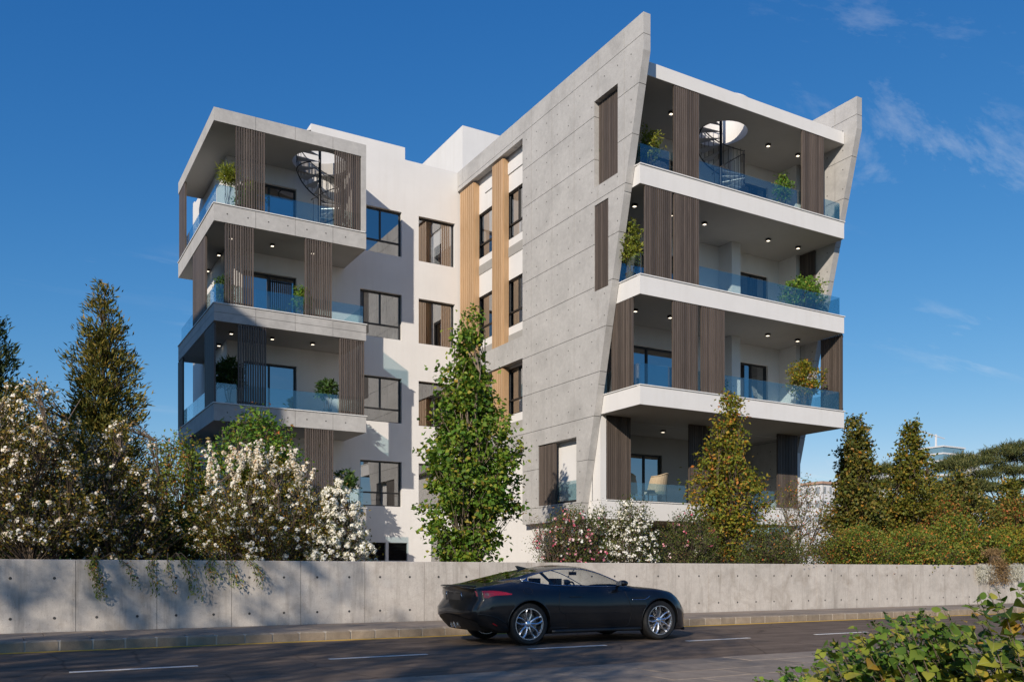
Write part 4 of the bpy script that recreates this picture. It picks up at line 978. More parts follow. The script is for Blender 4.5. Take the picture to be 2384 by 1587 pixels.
def fore_shrub(name, label, base, nst, krange, drange, size, mat, maxparts, zlow, seed, perst, stemr=.005, zc=0.0):
    rr = random.Random(seed); root = thing(name, label, 'shrub', base); wood = MB(); data = []
    hl = [heart_leaf(name + '_leaf%d' % q, .12 + .16*q, .20 + .16*q) for q in range(3)]
    for s_ in range(nst):
        k = krange[0] + (krange[1]-krange[0])*(s_ + rr.random())/nst; D = rr.uniform(*drange); zt = (topz(k) - 1.2)*D/4 + 1.2 + zc - (rr.random()**2)*zlow
        tip = FD*D + FR*(k*D) + Vector((0, 0, zt)); bs = Vector(base) + Vector((rr.uniform(-.25, .25), rr.uniform(-.2, .2), 0))
        bs = FD*(D*.97) + FR*((k + rr.uniform(.05, .13))*D) + Vector((0, 0, 0))
        mid = bs.lerp(tip, .55) + Vector((rr.uniform(-.05, .05), rr.uniform(-.05, .05), .10)); pts = []
        for q in range(13):
            f = q/12; pts.append(bs*(1-f)**2 + mid*2*f*(1-f) + tip*f*f)
        wood.tube(pts, [stemr*1.5 - stemr*1.2*q/12 for q in range(13)], 5)
        for q in range(perst):
            f = .22 + .78*(q + rr.random()*.6)/perst; i = min(11, int(f*12)); u_ = f*12 - i; P = pts[i].lerp(pts[i+1], min(1, u_)); tg = (pts[i+1]-pts[i]).normalized()
            sd = tg.cross(Vector((0, 0, 1))).normalized()*(1 if q % 2 else -1)
            A = (tg*.35 + sd*rr.uniform(.4, 1.0) + Vector((rr.uniform(-.5, .5), rr.uniform(-.5, .5), rr.uniform(-.55, .25)))).normalized()
            Nn = (Vector((-.30, -.45, .85)) + Vector((rr.gauss(0, .45), rr.gauss(0, .45), rr.gauss(0, .25)))); S = A.cross(Nn).normalized(); Nn = S.cross(A)
            sz = size*rr.uniform(.5, 1.2)*(1.0 if f < .9 else .65)
            pe = P + A*sz*.25; wood.tube([P, pe], .0014, 3, cap=False)
            data.append((D - sz*8, pe, S, A, Nn, sz, rr.randrange(3)))
    data.sort(key=lambda d: d[0]); rest = []
    for n_, (_, P, S, A, Nn, sz, h) in enumerate(data):
        mt = Matrix((S, A, Nn)).transposed()
        if n_ < maxparts:
            o = link('leaf', hl[h], root, P, LM[mat]); o.rotation_euler = mt.to_euler(); o.scale = (sz, sz, sz)
        else: rest.append((P, S, A, Nn, sz))
    if rest:
        V, F = heart_np(rest)
        np_part('foliage', V, F, LM['fore' if mat == 'heart' else 'green'], root, base, kind='stuff', smooth=True)
    part('stems', wood, M['bark'], root, smooth=True, fixn=False)
fore_shrub('foreground_shrub', 'sunlit shrub with heart shaped yellow green leaves in the lower right foreground', (4.3, 2.35, .01), 150, (.325, .68), (3.7, 4.9), .072, 'heart', 300, .62, 5, 34, .0038)
fore_shrub('low_shrub', 'low dark shrub with small leaves left of the heart leaved foreground shrub', (3.1, 3.0, .01), 120, (.27, .47), (3.9, 4.8), .045, 'small', 300, .36, 9, 30, .003, -.02)

# --- potted plants on the balconies
def pot(mb, x, y, z, r, h): return mb.lathe([(.001, 0), (r*.72, 0), (r, h), (r*1.06, h), (r*1.06, h + .03), (r*.9, h + .03), (r*.86, h - .02), (.001, h - .02)], (x, y, z), seg=16)
def potted(label, x, y, z, h, w, leaf, n=70, per=14, L=.11, W=.45, potm='potdark', pr=.15, ph=.24, lo=.25, up=.1, nst=5):
    p = Plant('potted_plant', label, 'plant', (x, y, z)); part('pot', pot(MB(), x, y, z, pr, ph), M[potm], p.root, smooth=40)
    p.base = np.array((x, y, z + ph))
    for q in range(nst):
        a = q*6.28/nst; p.stem((x + w*.5*math.cos(a), y + w*.5*math.sin(a), z + ph + h*(.95 if q == 0 else .7)), .014, .004, (.04*math.cos(a), .04*math.sin(a)), .1)
    p.crown(h*lo, h*(1-lo), interp_prof([(0, w*.7), (.4, w), (.75, w*.75), (1, w*.25)]), n, .35, .5, twig=.006); p.leaves(LM[leaf], per, .08, L, W, up=up)
    p.base = np.array((x, y, z)); p.done(); return p
F3, F4, F5, F2 = ZF[3] + .005, ZF[4] + .005, ZF[5] + .005, ZF[2] + .005
potted('bamboo like potted plant at the left end of the top right balcony', 17.0, 21.25, F5, 1.35, .36, 'bamboo', 80, 14, .10, .4)
potted('dark potted palm in the shaded corner beside the fin on the top right balcony', 16.6, 22.3, F5, 1.45, .4, 'dark', 60, 14, .18, .25, 'potdark')
potted('slim potted shrub by the right screen of the top right balcony', 22.55, 21.1, F5, 1.05, .24, 'green', 60, 14, .09, .5)
potted('tall bamboo pot plant beside the fin on the second highest right balcony', 16.35, 21.25, F4, 1.55, .30, 'bamboo', 90, 14, .12, .35)
potted('wide bushy potted tree at the right end of the second highest right balcony', 23.85, 21.35, F4, 1.15, .75, 'green', 150, 16, .10, .5, nst=8)
potted('bright potted tree at the right end of the lower right balcony', 23.75, 21.25, F3, 1.45, .58, 'yellow', 140, 16, .10, .55, nst=7)
potted('small leafy pot plant behind the glass of the lower right balcony', 19.95, 21.4, F3, .55, .28, 'dark', 40, 12, .09, .5, pr=.13, ph=.22)
potted('spiky potted yucca beside the screen on the top left balcony', 6.62, 30.25, F5, 1.35, .26, 'bamboo', 45, 16, .20, .14, lo=.6, up=.6)
potted('full green potted shrub behind the screen of the top left balcony', 7.3, 30.4, F5, .95, .48, 'green', 100, 14, .10, .5)
potted('potted climber behind the right screen of the second left balcony', 9.2, 30.5, F4, 1.05, .30, 'green', 60, 14, .10, .5)
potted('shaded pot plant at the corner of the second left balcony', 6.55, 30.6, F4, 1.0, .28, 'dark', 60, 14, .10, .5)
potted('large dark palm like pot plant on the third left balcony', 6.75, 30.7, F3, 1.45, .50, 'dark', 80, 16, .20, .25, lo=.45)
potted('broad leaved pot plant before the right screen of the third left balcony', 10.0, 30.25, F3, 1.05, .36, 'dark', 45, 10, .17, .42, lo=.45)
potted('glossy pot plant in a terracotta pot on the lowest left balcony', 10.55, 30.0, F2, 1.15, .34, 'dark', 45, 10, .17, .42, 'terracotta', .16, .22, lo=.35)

# --- lounge chairs and table on the lowest right balcony
M['rattan'] = plain('woven_rattan', (.42,.33,.22), .8, var=.25, vs_=60); M['cushion'] = plain('seat_cushion', (.62,.60,.56), .9)
def lounge(label, x, y, z, rot):
    root = thing('lounge_chair', label, 'chair', (x, y, z), 'woven lounge chairs on the lowest right balcony'); ca, sa = math.cos(rot), math.sin(rot)
    def tf(v): return (x + v[0]*ca - v[1]*sa, y + v[0]*sa + v[1]*ca, z + v[2])
    bk = MB(); n = 14
    rows = []
    for j in range(5):
        zz_ = .34 + .14*j; rows.append([tf((.40*(1 - .035*j*j*.4)*math.cos(a), .36*math.sin(a) + .03*j, zz_ + .10*math.sin(a)**3*(j/4))) for a in np.linspace(-.2, math.pi + .2, n)])
    for j in range(4):
        for q in range(n-1): bk.quad(rows[j][q], rows[j][q+1], rows[j+1][q+1], rows[j+1][q])
    part('backrest', bk, M['rattan'], root, smooth=True, fixn=False)
    part('rim', MB().tube(rows[-1], .022, 6), M['rattan'], root, smooth=True)
    st = MB(); st.prism([tf((.36*math.cos(a), .34*math.sin(a), 0))[:2] for a in np.linspace(0, 2*math.pi, 18)[:-1]], 'z', z + .34, z + .44); part('seat_cushion', st, M['cushion'], root)
    for lx, ly in ((-.28, -.26), (.28, -.26), (-.26, .26), (.26, .26)): part('leg', MB().tube([tf((lx, ly, .34)), tf((lx*1.15, ly*1.15, 0))], .014, 6), M['black'], root)
lounge('round backed woven lounge chair nearer the middle screen on the lowest right balcony', 18.85, 23.2, F2 + .001, R(200)); lounge('woven lounge chair half hidden by the left screen on the lowest right balcony', 17.95, 23.6, F2 + .001, R(150))
tb = thing('side_table', 'small low table between the lounge chairs on the lowest right balcony', 'table', (18.35, 22.9, F2))
part('table_top', MB().lathe([(.001, .40), (.22, .40), (.22, .425), (.001, .425)], (18.35, 22.9, F2), seg=20), M['black'], tb); part('leg', MB().tube([(18.35, 22.9, F2), (18.35, 22.9, F2 + .40)], .02, 8), M['black'], tb)

# --- beyond: hills, houses, tower
m, t = newmat('hillside'); v = pos_vec(t); n = noise(t, v, .06, 6, .7); M['hill'] = finish(m, t, ramp(t, n, [(.3, (.09,.10,.075)), (.6, (.16,.16,.12)), (.8, (.26,.24,.20))]), .95)
NX, NY = 46, 12; HV = []; HF = []
for j in range(NY):
    for i in range(NX):
        X = 90 + i*12.0; Y = 120 + j*22.0; ed = min(1, (i)/6)*min(1, j/3)
        HV.append((X, Y, -1.5 + ed*(9 + 9*j/NY + 4*math.sin(X*.021 + 1) + 3*math.sin(X*.05 + Y*.03))))
for j in range(NY-1):
    for i in range(NX-1): a = j*NX + i; HF.append((a, a+1, a+NX+1, a+NX))
hm = MB(); hm.v = HV; hm.f = HF; struct(part('hill', hm, M['hill'], smooth=True, fixn=False))
M['far_white'] = plain('far_render', (.66,.65,.65), .9); M['far_roof'] = plain('far_tiles', (.42,.27,.2), .9); M['far_glass'] = plain('far_glazing', (.16,.28,.36), .15, var=.2); M['far_win'] = plain('far_window', (.30,.32,.34), .3)
def far_building(name, label, X, Y, z0, w, d, h, fl, cols, roofm=None, glassy=False):
    root = thing(name, label, 'building', (X, Y, z0)); part('wall', MB().box(X - w/2, X + w/2, Y - d/2, Y + d/2, z0 - 12, z0 + h), M['far_glass'] if glassy else M['far_white'], root)
    part('roof', MB().box(X - w/2 - .4, X + w/2 + .4, Y - d/2 - .4, Y + d/2 + .4, z0 + h + .01, z0 + h + .6), M[roofm or 'far_white'], root)
    fh = h/fl
    for a in range(fl):
        if glassy: part('floor_band', MB().box(X - w/2 - .25, X + w/2 + .25, Y - d/2 - .25, Y + d/2 + .25, z0 + a*fh, z0 + a*fh + .7), M['far_white'], root)
        else:
            for c in range(cols):
                cx_ = X - w/2 + w*(c + .5)/cols; part('window', MB().box(cx_ - w/cols*.2, cx_ + w/cols*.2, Y - d/2 - .06, Y - d/2 + .1, z0 + a*fh + fh*.3, z0 + a*fh + fh*.8), M['far_win'], root)
            for c in range(3):
                cy_ = Y - d/2 + d*(c + .5)/3; part('window', MB().box(X - w/2 - .06, X - w/2 + .1, cy_ - d*.09, cy_ + d*.09, z0 + a*fh + fh*.3, z0 + a*fh + fh*.8), M['far_win'], root)
far_building('distant_house', 'white distant house seen just right of the lowest balcony', 173, 150, 9, 8, 8, 13, 4, 4, 'far_roof')
far_building('distant_house', 'low white distant house behind the first one', 182, 158, 13, 9, 8, 9.5, 3, 4)
far_building('distant_office', 'pale distant building with a flat roof between the two slim trees', 257, 200, 14, 9, 8, 22, 5, 4)
far_building('distant_tower', 'distant glass tower with white floor bands among the right trees', 367, 250, 15, 15, 12, 41, 13, 5, None, True)
far_building('distant_block', 'white distant block joined to the right side of the glass tower', 378, 246, 15, 7, 10, 38, 12, 3)
cr = thing('tower_crane', 'thin pale crane above the distant tower', 'crane', (366, 252, 56))
part('mast', MB().box(365.7, 366.3, 251.7, 252.3, 55, 63), M['far_white'], cr); part('jib', MB().tube([(356, 252, 63.5), (372, 252, 61.5)], .25, 5), M['far_white'], cr)

# --- out of the frame: what shades the street and the left balconies
nb = thing('neighbour_house', 'tall plain white neighbouring block standing left of the picture', 'building', (-18, 21.5, 0))
part('wall', MB().box(-25, -10, 14.6, 28, -.05, 19.4), M['white'], nb); part('roof', MB().box(-25.2, -10.0, 14.6, 28.2, 19.401, 19.6), M['conc'], nb)
for z in (4, 8, 12, 16):
    for y in (17, 20, 23, 26): part('window', MB().box(-10.02, -9.98, y - .7, y + .7, z - .2, z + 1.4), M['frame'], nb)
def street_tree(label, x, y, H, w, c0, n, per=16, L=.17):
    p = Plant('street_tree', label, 'tree', (x, y, 0), 'street trees behind the viewpoint'); p.stem((x, y, H*.8), .16, .04, sway=.04)
    for q in range(7):
        a = q*.9; p.stem((x + w*.55*math.cos(a), y + w*.55*math.sin(a), H*(.62 + .05*q)), .07, .012, sway=.08)
    p.crown(H*c0, H*(1-c0), interp_prof([(0, w*.55), (.3, w), (.65, w*.9), (1, w*.25)]), n, .45, .45, twig=.018); p.leaves(LM['dark'], per, .22, L, .55); p.done()
street_tree('street tree behind the viewpoint shading the left end of the wall', -14.6, 3.0, 13.4, 3.3, .58, 250)
street_tree('street tree behind the viewpoint farthest to the left', -17.5, -1.6, 13.0, 3.6, .46, 330)
street_tree('street tree behind the viewpoint in the middle of the row', -12.4, -2.6, 13.4, 3.6, .48, 330)
street_tree('street tree behind the viewpoint at the right end of the row', -8.4, -1.9, 13.0, 2.4, .58, 120)

# ================================================================== the car
def cubic(tab):
    xs = np.array([a for a, _ in tab], float); ys = np.array([b for _, b in tab], float); h = np.diff(xs); dl = np.diff(ys)/h
    m = np.zeros(len(xs)); m[0], m[-1] = dl[0], dl[-1]
    for i in range(1, len(xs)-1): m[i] = 0 if dl[i-1]*dl[i] <= 0 else 2/(1/dl[i-1] + 1/dl[i])
    def f(x):
        x = min(max(x, xs[0]), xs[-1]); i = min(int(np.searchsorted(xs, x, 'right')) - 1, len(h)-1); t = (x - xs[i])/h[i]
        return float(ys[i]*(2*t**3-3*t*t+1) + m[i]*h[i]*(t**3-2*t*t+t) + ys[i+1]*(-2*t**3+3*t*t) + m[i+1]*h[i]*(t**3-t*t))
    return f
wmax = cubic([(-.95,.80),(-.7,.90),(-.35,.945),(0,.962),(.5,.935),(1.1,.905),(1.7,.905),(2.2,.93),(2.62,.948),(2.95,.92),(3.25,.85),(3.42,.77),(3.52,.66)])
zbot = cubic([(-.95,.31),(-.6,.22),(-.2,.19),(.4,.165),(2.2,.165),(2.9,.15),(3.52,.16)])
zwid = cubic([(-.95,.60),(0,.62),(1.2,.56),(2.62,.58),(3.2,.50),(3.52,.42)])
zsh = cubic([(-.95,.90),(-.6,.915),(-.2,.93),(.2,.925),(.8,.895),(1.5,.88),(2.1,.885),(2.5,.89),(2.8,.86),(3.1,.77),(3.35,.655),(3.52,.54)])
ysh = cubic([(-.95,.74),(-.6,.84),(-.2,.87),(.2,.865),(.8,.845),(1.5,.84),(2.1,.85),(2.6,.85),(2.9,.81),(3.2,.71),(3.4,.58),(3.52,.45)])
ztop = cubic([(-.95,.945),(-.86,.985),(-.6,1.035),(-.2,1.135),(.2,1.225),(.6,1.288),(.95,1.312),(1.25,1.300),(1.55,1.235),(1.9,1.085),(2.12,.985),(2.22,.955),(2.6,.925),(2.9,.875),(3.2,.775),(3.4,.66),(3.52,.56)])
zbelt = cubic([(-.95,.925),(-.5,.985),(-.05,1.045),(.15,1.015),(.45,.975),(.9,.955),(1.5,.945),(2.02,.938),(2.2,.925),(2.6,.905),(2.9,.868),(3.2,.773),(3.52,.55)])
ybelt = cubic([(-.95,.66),(-.5,.74),(-.05,.73),(.3,.765),(.9,.775),(1.5,.775),(2.02,.765),(2.2,.75),(2.6,.66),(2.9,.58),(3.2,.48),(3.52,.30)])
zcan = cubic([(-.95,.93),(-.5,1.01),(-.05,1.068),(.15,1.125),(.45,1.195),(.8,1.238),(1.1,1.238),(1.4,1.188),(1.7,1.085),(1.95,.978),(2.05,.945),(2.2,.935),(2.6,.915),(2.9,.872),(3.2,.775),(3.52,.555)])
ycan = cubic([(-.95,.55),(-.5,.60),(-.05,.665),(.45,.620),(.8,.600),(1.1,.600),(1.4,.625),(1.7,.675),(1.95,.735),(2.05,.745),(2.2,.70),(2.6,.52),(2.9,.42),(3.2,.34),(3.52,.2)])
def section(x):
    w, zb, zw, zs_, ys_ = wmax(x), zbot(x), zwid(x), zsh(x), ysh(x)
    P = [(0, zb + .01), (w*.80, zb), (w*.94, zb + .035), (w*.972, zb + .11), (w*.975, zb*.45 + zw*.55), (w, zw), (w*.992, zw*.5 + zs_*.5), (ys_*.55 + w*.45, zs_*.86 + zw*.14), (ys_, zs_)]
    yb, zl, yc, zc, zt = ybelt(x), zbelt(x), ycan(x), zcan(x), ztop(x)
    P += [(yb, zl), (yb*.52 + yc*.48 + .012*(zc-zl > .03), zl*.5 + zc*.5), (yc, zc), (yc*.86, zc + (zt-zc)*.42), (yc*.55, zc + (zt-zc)*.76), (0, zt)]
    return P
NP_ = 15
xst = sorted(set([round(v, 3) for v in np.concatenate([np.linspace(-.95, -.5, 9), np.linspace(-.5, 2.3, 57), np.linspace(2.3, 3.52, 22)])] + [-.05, .35, 1.22, 2.0, 2.15]))
def warp(x, y, z):
    if x < -.45:
        b = min(1, (-.45 - x)/.5)**1.6
        dz = float(np.interp(z, [.2, .32, .50, .60, .68, .90, .96], [.17, .06, -.10, -.085, .03, .02, -.025]))
        x = x + b*(.20*(abs(y)/.9)**3.2 + dz)
    elif x > 2.9:
        b = min(1, (x - 2.9)/.62)**1.5; x = x - b*(.34*(abs(y)/.9)**2.2)
    return x, y, z
def surf_y(x, z):
    """half width of the body side at (x, z), lower body and shoulder"""
    P = section(x)[1:12]; ys = [p[0] for p in P]; zs2 = [p[1] for p in P]
    for i in range(len(P)-1):
        if min(zs2[i], zs2[i+1]) <= z <= max(zs2[i], zs2[i+1]):
            t = (z - zs2[i])/((zs2[i+1]-zs2[i]) or 1); return ys[i] + (ys[i+1]-ys[i])*t
    return ys[-1]
def build_car(loc, yaw):
    root = thing('parked_car', 'glossy black two door sports coupe with chrome double spoke wheels on the road', 'car', (0, 0, 0))
    M['carpaint'] = plain('black_car_paint', (.007,.007,.008), .38, 0, var=.05, coat=.8, spec=.3)
    M['carplastic'] = plain('black_plastic', (.012,.012,.012), .5, var=.1); M['tyre'] = plain('tyre_rubber', (.014,.014,.014), .75, var=.15)
    M['chrome'] = plain('polished_alloy', (.82,.82,.84), .24, .92, var=.05); M['trim'] = plain('satin_trim', (.30,.36,.46), .22, 1.0, var=.03)
    M['disc'] = plain('brake_disc', (.22,.20,.18), .4, 1.0); M['interior'] = plain('car_interior', (.018,.017,.017), .7)
    M['car_gl'] = glass('car_glass', (.93,.95,.94), .015, 1.35); M['car_gl_r'] = glass('car_rear_glass', (.10,.11,.11), .12, 1.6)
    m, t = newmat('tail_lamp'); M['tail'] = finish(m, t, (.42,.008,.015), .12, coat=1.0); M['tail_d'] = plain('tail_lamp_inner', (.10,.035,.03), .25, coat=1.0)
    # --- loft
    bm = bmesh.new(); rings = []
    for x in xst:
        P = section(x); full = P + [(-y, z) for y, z in reversed(P[1:-1])]
        rings.append([bm.verts.new(warp(x, y, z)) for y, z in full])
    nf = len(rings[0]); fl = []
    for i in range(len(rings)-1):
        xm = (xst[i] + xst[i+1])/2
        for k in range(nf):
            k2 = (k+1) % nf; f = bm.faces.new((rings[i][k], rings[i][k2], rings[i+1][k2], rings[i+1][k]))
            kk = min(k, nf - 1 - k)               # strip index from the bottom on either side
            mi = 0
            if kk in (9, 10) and -.05 < xm < 2.0: mi = 1
            elif kk in (12, 13) and -.60 < xm < .36: mi = 2
            elif kk in (11, 12, 13) and 1.22 < xm < 2.15: mi = 3
            elif kk <= 1: mi = 4
            f.material_index = mi
    for ring, xe in ((rings[0], xst[0]), (rings[-1], xst[-1])):
        P = section(xe); nc = 10; rows = []
        for k in range(1, NP_ - 1):
            y, z = P[k]; rows.append([ring[k]] + [bm.verts.new(warp(xe, y*(1 - 2*j_/nc), z)) for j_ in range(1, nc)] + [ring[nf - k]])
        for a_, b_ in zip(rows[:-1], rows[1:]):
            for j_ in range(nc): bm.faces.new((a_[j_], a_[j_+1], b_[j_+1], b_[j_]))
        for j_ in range(nc):
            bm.faces.new((ring[0], rows[0][j_+1], rows[0][j_])); bm.faces.new((ring[NP_ - 1], rows[-1][j_], rows[-1][j_+1]))
    bmesh.ops.recalc_face_normals(bm, faces=bm.faces)
    if bm.calc_volume(signed=True) < 0: bmesh.ops.reverse_faces(bm, faces=bm.faces)
    me = bpy.data.meshes.new('car_loft'); bm.to_mesh(me); bm.free()
    for q in range(6): me.materials.append(M['carpaint'])
    tmp = bpy.data.objects.new('car_loft', me); COL.objects.link(tmp); cuts = []
    for ax in (0, 2.62):
        for sg in (-1, 1):
            mb = MB(); ya, yb = (.60, 1.25) if sg > 0 else (-1.25, -.60); n = 36; rr = .385
            mb.prism([(ax + rr*math.cos(2*math.pi*q/n), .345 + rr*math.sin(2*math.pi*q/n)) for q in range(n)], 'y', ya, yb)
            cm = mesh_from('cut', mb.v, mb.f); b2 = bmesh.new(); b2.from_mesh(cm); bmesh.ops.recalc_face_normals(b2, faces=b2.faces); b2.to_mesh(cm); b2.free()
            for q in range(6): cm.materials.append(M['carpaint'])
            for f in cm.polygons: f.material_index = 5
            co = bpy.data.objects.new('cut', cm); COL.objects.link(co); cuts.append(co)
            md = tmp.modifiers.new('b', 'BOOLEAN'); md.operation = 'DIFFERENCE'; md.object = co; md.solver = 'MANIFOLD'
    dg = bpy.context.evaluated_depsgraph_get(); dg.update(); ev = tmp.evaluated_get(dg); res = bpy.data.meshes.new_from_object(ev)
    bpy.data.objects.remove(tmp)
    for c in cuts: bpy.data.objects.remove(c)
    V = [v.co.copy() for v in res.vertices]; sets = {}
    for f in res.polygons: sets.setdefault(f.material_index, []).append(tuple(f.vertices))
    names = {0: ('body', 'carpaint', 55), 1: ('side_window', 'car_gl', True), 2: ('rear_window', 'car_gl_r', True), 3: ('windscreen', 'car_gl', True), 4: ('underbody', 'carplastic', True), 5: ('wheel_arch', 'carplastic', 40)}
    body = None
    for mi in (0, 1, 2, 3, 4, 5):
        if mi not in sets: continue
        groups = [sets[mi]]
        if mi == 5: groups = [[f for f in sets[5] if (V[f[0]].y > 0) == a and (V[f[0]].x > 1.3) == b_] for a in (True, False) for b_ in (True, False)]
        if mi == 1: groups = [[f for f in sets[mi] if V[f[0]].y > 0], [f for f in sets[mi] if V[f[0]].y <= 0]]
        for fs in groups:
            if not fs: continue
            used = sorted({i for f in fs for i in f}); mp_ = {i: n for n, i in enumerate(used)}; mb = MB(); mb.v = [tuple(V[i]) for i in used]; mb.f = [tuple(mp_[i] for i in f) for f in fs]
            nm, mt, sm = names[mi]; o = part(nm, mb, M[mt], root, smooth=sm, fixn=False)
            if mi == 0: body = o
    def side(nm, mb, mat, par=root, sm=True): return part(nm, mb, M[mat], par, smooth=sm, fixn=True)
    # seams and trims, both sides
    for sg in (-1, 1):
        S = lambda x, z, o=.0: warp(x, sg*(surf_y(x, z) + o), z)
        xs = np.linspace(-.05, 2.0, 34)
        tr_ = MB().tube([(x, sg*(ybelt(x) + .004), zbelt(x) + .002) for x in xs], .0085, 5); tr_.tube([(x, sg*(ycan(x) + .006), zcan(x) + .004) for x in xs], .0085, 5)
        side('window_trim', tr_, 'trim')
        # rear corner fillet of the trim
        side('quarter_trim', MB().quad((-.05, sg*(ybelt(-.05)+.008), zbelt(-.05)), (.10, sg*(ybelt(.10)+.008), zbelt(.10)), (.06, sg*(ybelt(.06)*.6+ycan(.06)*.4+.018), zbelt(.06)*.6+zcan(.06)*.4), (.10, sg*(ycan(.10)+.010), zcan(.10))), 'trim', sm=False)
        bp = MB()
        bp.quad((.50, sg*(ybelt(.50)+.004), zbelt(.5)), (.57, sg*(ybelt(.57)+.004), zbelt(.57)), (.40, sg*(ycan(.40)+.006), zcan(.40)), (.33, sg*(ycan(.33)+.006), zcan(.33)))
        side('pillar', bp, 'carplastic', sm=False)
        seam = MB(); seam.tube([S(.60 - .05*math.sin(q/10*3), z, .001) for q, z in enumerate(np.linspace(.90, .55, 8))] + [S(.66 + .12*q/6, .55 - .30*q/6, .001) for q in range(1, 7)] + [S(x, .255, .001) for x in np.linspace(.85, 1.85, 10)] + [S(1.95 + .06*math.sin(q/8*3.1), z, .001) for q, z in enumerate(np.linspace(.27, .88, 12))], .0045, 4)
        side('door_seam', seam, 'carplastic')
        dh = MB()
        for q in range(6):
            x0, x1 = .78 + q*.04, .78 + (q+1)*.04
            dh.quad(S(x0, .765, .008), S(x1, .765, .008), S(x1, .79, .008), S(x0, .79, .008))
        side('door_handle', dh, 'carplastic')
        fc = MB().tube([S(-.02 + .085*math.cos(a), .885 + .05*math.sin(a), .002) for a in np.linspace(0, 6.283, 20)], .0035, 4)
        if sg < 0: side('fuel_flap', fc, 'carplastic')
        # fender vent with a bright lower lip
        vt = MB()
        for q in range(7):
            x0, x1 = 2.02 + q*.05, 2.02 + (q+1)*.05; up_ = .005*q
            vt.quad(S(x0, .715, .005), S(x1, .715, .005), S(x1, .755 + .0*up_, .005), S(x0, .755, .005))
        v_ = side('side_vent', vt, 'carplastic'); side('vent_lip', MB().tube([S(x, .712 + max(0, x - 2.28)*.6, .008) for x in np.linspace(2.02, 2.39, 10)], .008, 5), 'trim', v_)
        # sill blade
        side('side_sill', MB().tube([(x, sg*(wmax(x)*.965), zbot(x) + .045) for x in np.linspace(.42, 2.20, 16)], .035, 6), 'carplastic')
        # arch lips
        for ax in (0, 2.62):
            side('arch_lip', MB().tube([(ax + .392*math.cos(a), sg*(surf_y(min(3.3, ax + .392*math.cos(a)), max(.24, .345 + .392*math.sin(a))) + .003), .345 + .392*math.sin(a)) for a in np.linspace(-.12, math.pi + .12, 26)], .011, 5), 'carpaint')
        # mirror
        mr = MB(); n = 10
        prof = [(0, .0), (.03, .055), (.09, .075), (.15, .065), (.19, .03), (.20, 0)]
        mr2 = MB().lathe([(.001, -.10), (.055, -.09), (.075, -.03), (.072, .03), (.05, .085), (.001, .10)], (1.80, 0, 0), axis='y', seg=14)
        mr2.v = [(1.80 + (v[0]-1.80)*1.05, sg*(.945) + v[1]*.95, 1.0 + v[2]*.72) for v in mr2.v]
        mo = side('door_mirror', mr2, 'carpaint'); side('mirror_stalk', MB().tube([(1.80, sg*.78, .945), (1.80, sg*.90, .985)], .022, 6), 'carplastic', mo)
        side('mirror_glass', MB().box(1.715, 1.722, sg*.945-.07, sg*.945+.07, .965, 1.035), 'chrome', mo, False)
        # tail lamp wrapping the corner
        tl = MB(); rows = []
        prof_t = [(-.955, .805, .885), (-.90, .775, .892), (-.83, .775, .892), (-.76, .80, .893), (-.68, .812, .893), (-.60, .815, .888), (-.50, .820, .880), (-.42, .822, .868), (-.32, .828, .842)]
        for x, za, zb_ in prof_t:
            xx = max(-.95, x); inn = .10 if x < -.94 else 0
            rows.append([tuple(np.array(S(xx, z, .004 - inn)) + np.array([-.004, 0, 0])) for z in np.linspace(za, zb_, 4)])
        for i in range(len(rows)-1):
            for j in range(3): tl.quad(rows[i][j], rows[i+1][j], rows[i+1][j+1], rows[i][j+1])
        to = side('tail_lamp', tl, 'tail')
        hexp = [(-.845 + .042*math.cos(a), .835 + .030*math.sin(a)) for a in np.linspace(0, 6.283, 7)[:-1]]
        hx = MB(); hx.v = [S(x, z, .007) for x, z in hexp]; hx.f = [tuple(range(6))]; side('lamp_core', hx, 'tail_d', to, False)
        # lower bumper crease and reflector
        side('bumper_crease', MB().tube([S(x, .515 - .16*((x + .9)/.5)**2*(x > -.9), .004) for x in np.linspace(-.92, -.42, 12)], .008, 5), 'carplastic')
        side('reflector', MB().quad(S(-.72, .36, .006), S(-.62, .325, .006), S(-.62, .340, .006), S(-.72, .385, .006)), 'tail', sm=False)
        # head lamp
        hl = MB(); prv = None
        for x in np.linspace(3.0, 3.36, 8):
            z1 = zsh(x) - .015; z0 = z1 - .05*math.sin((x - 3.0)/.36*math.pi) - .005
            cur = (warp(x, sg*(surf_y(x, z0) + .006), z0), warp(x, sg*(surf_y(x, z1) + .006), z1))
            if prv: hl.quad(prv[0], cur[0], cur[1], prv[1])
            prv = cur
        side('head_lamp', hl, 'chrome')
        # seats
        seat = MB().box(.72, .84, sg*.37-.24, sg*.37+.24, .35, .93); seat.box(.74, .86, sg*.37-.12, sg*.37+.12, .935, 1.08); seat.box(.80, 1.30, sg*.37-.25, sg*.37+.25, .30, .45)
        side('seat', seat, 'interior', sm=False)
    side('dashboard', MB().box(1.62, 1.98, -.70, .70, .55, .915), 'interior', sm=False)
    side('steering_wheel', MB().tube([(1.52 + .05*math.sin(a), .37 + .18*math.cos(a), .84 + .17*math.sin(a)) for a in np.linspace(0, 6.283, 22)], .016, 6), 'interior')
    side('rear_view_mirror', MB().box(1.36, 1.385, -.11, .11, 1.135, 1.195).tube([(1.37, 0, 1.19), (1.42, 0, 1.255)], .008, 5), 'interior', sm=False)
    side('parcel_shelf', MB().box(-.55, .55, -.62, .62, .86, .90), 'interior', sm=False); side('cabin_floor', MB().box(-.5, 2.1, -.7, .7, .26, .30), 'interior', sm=False)
    # rear: plate recess, blank plate, spoiler lip, diffuser, exhausts, aerial
    def rear(y, z, o=.0):
        x, _, _ = warp(-.95, y, z); return (x - o, y, z)
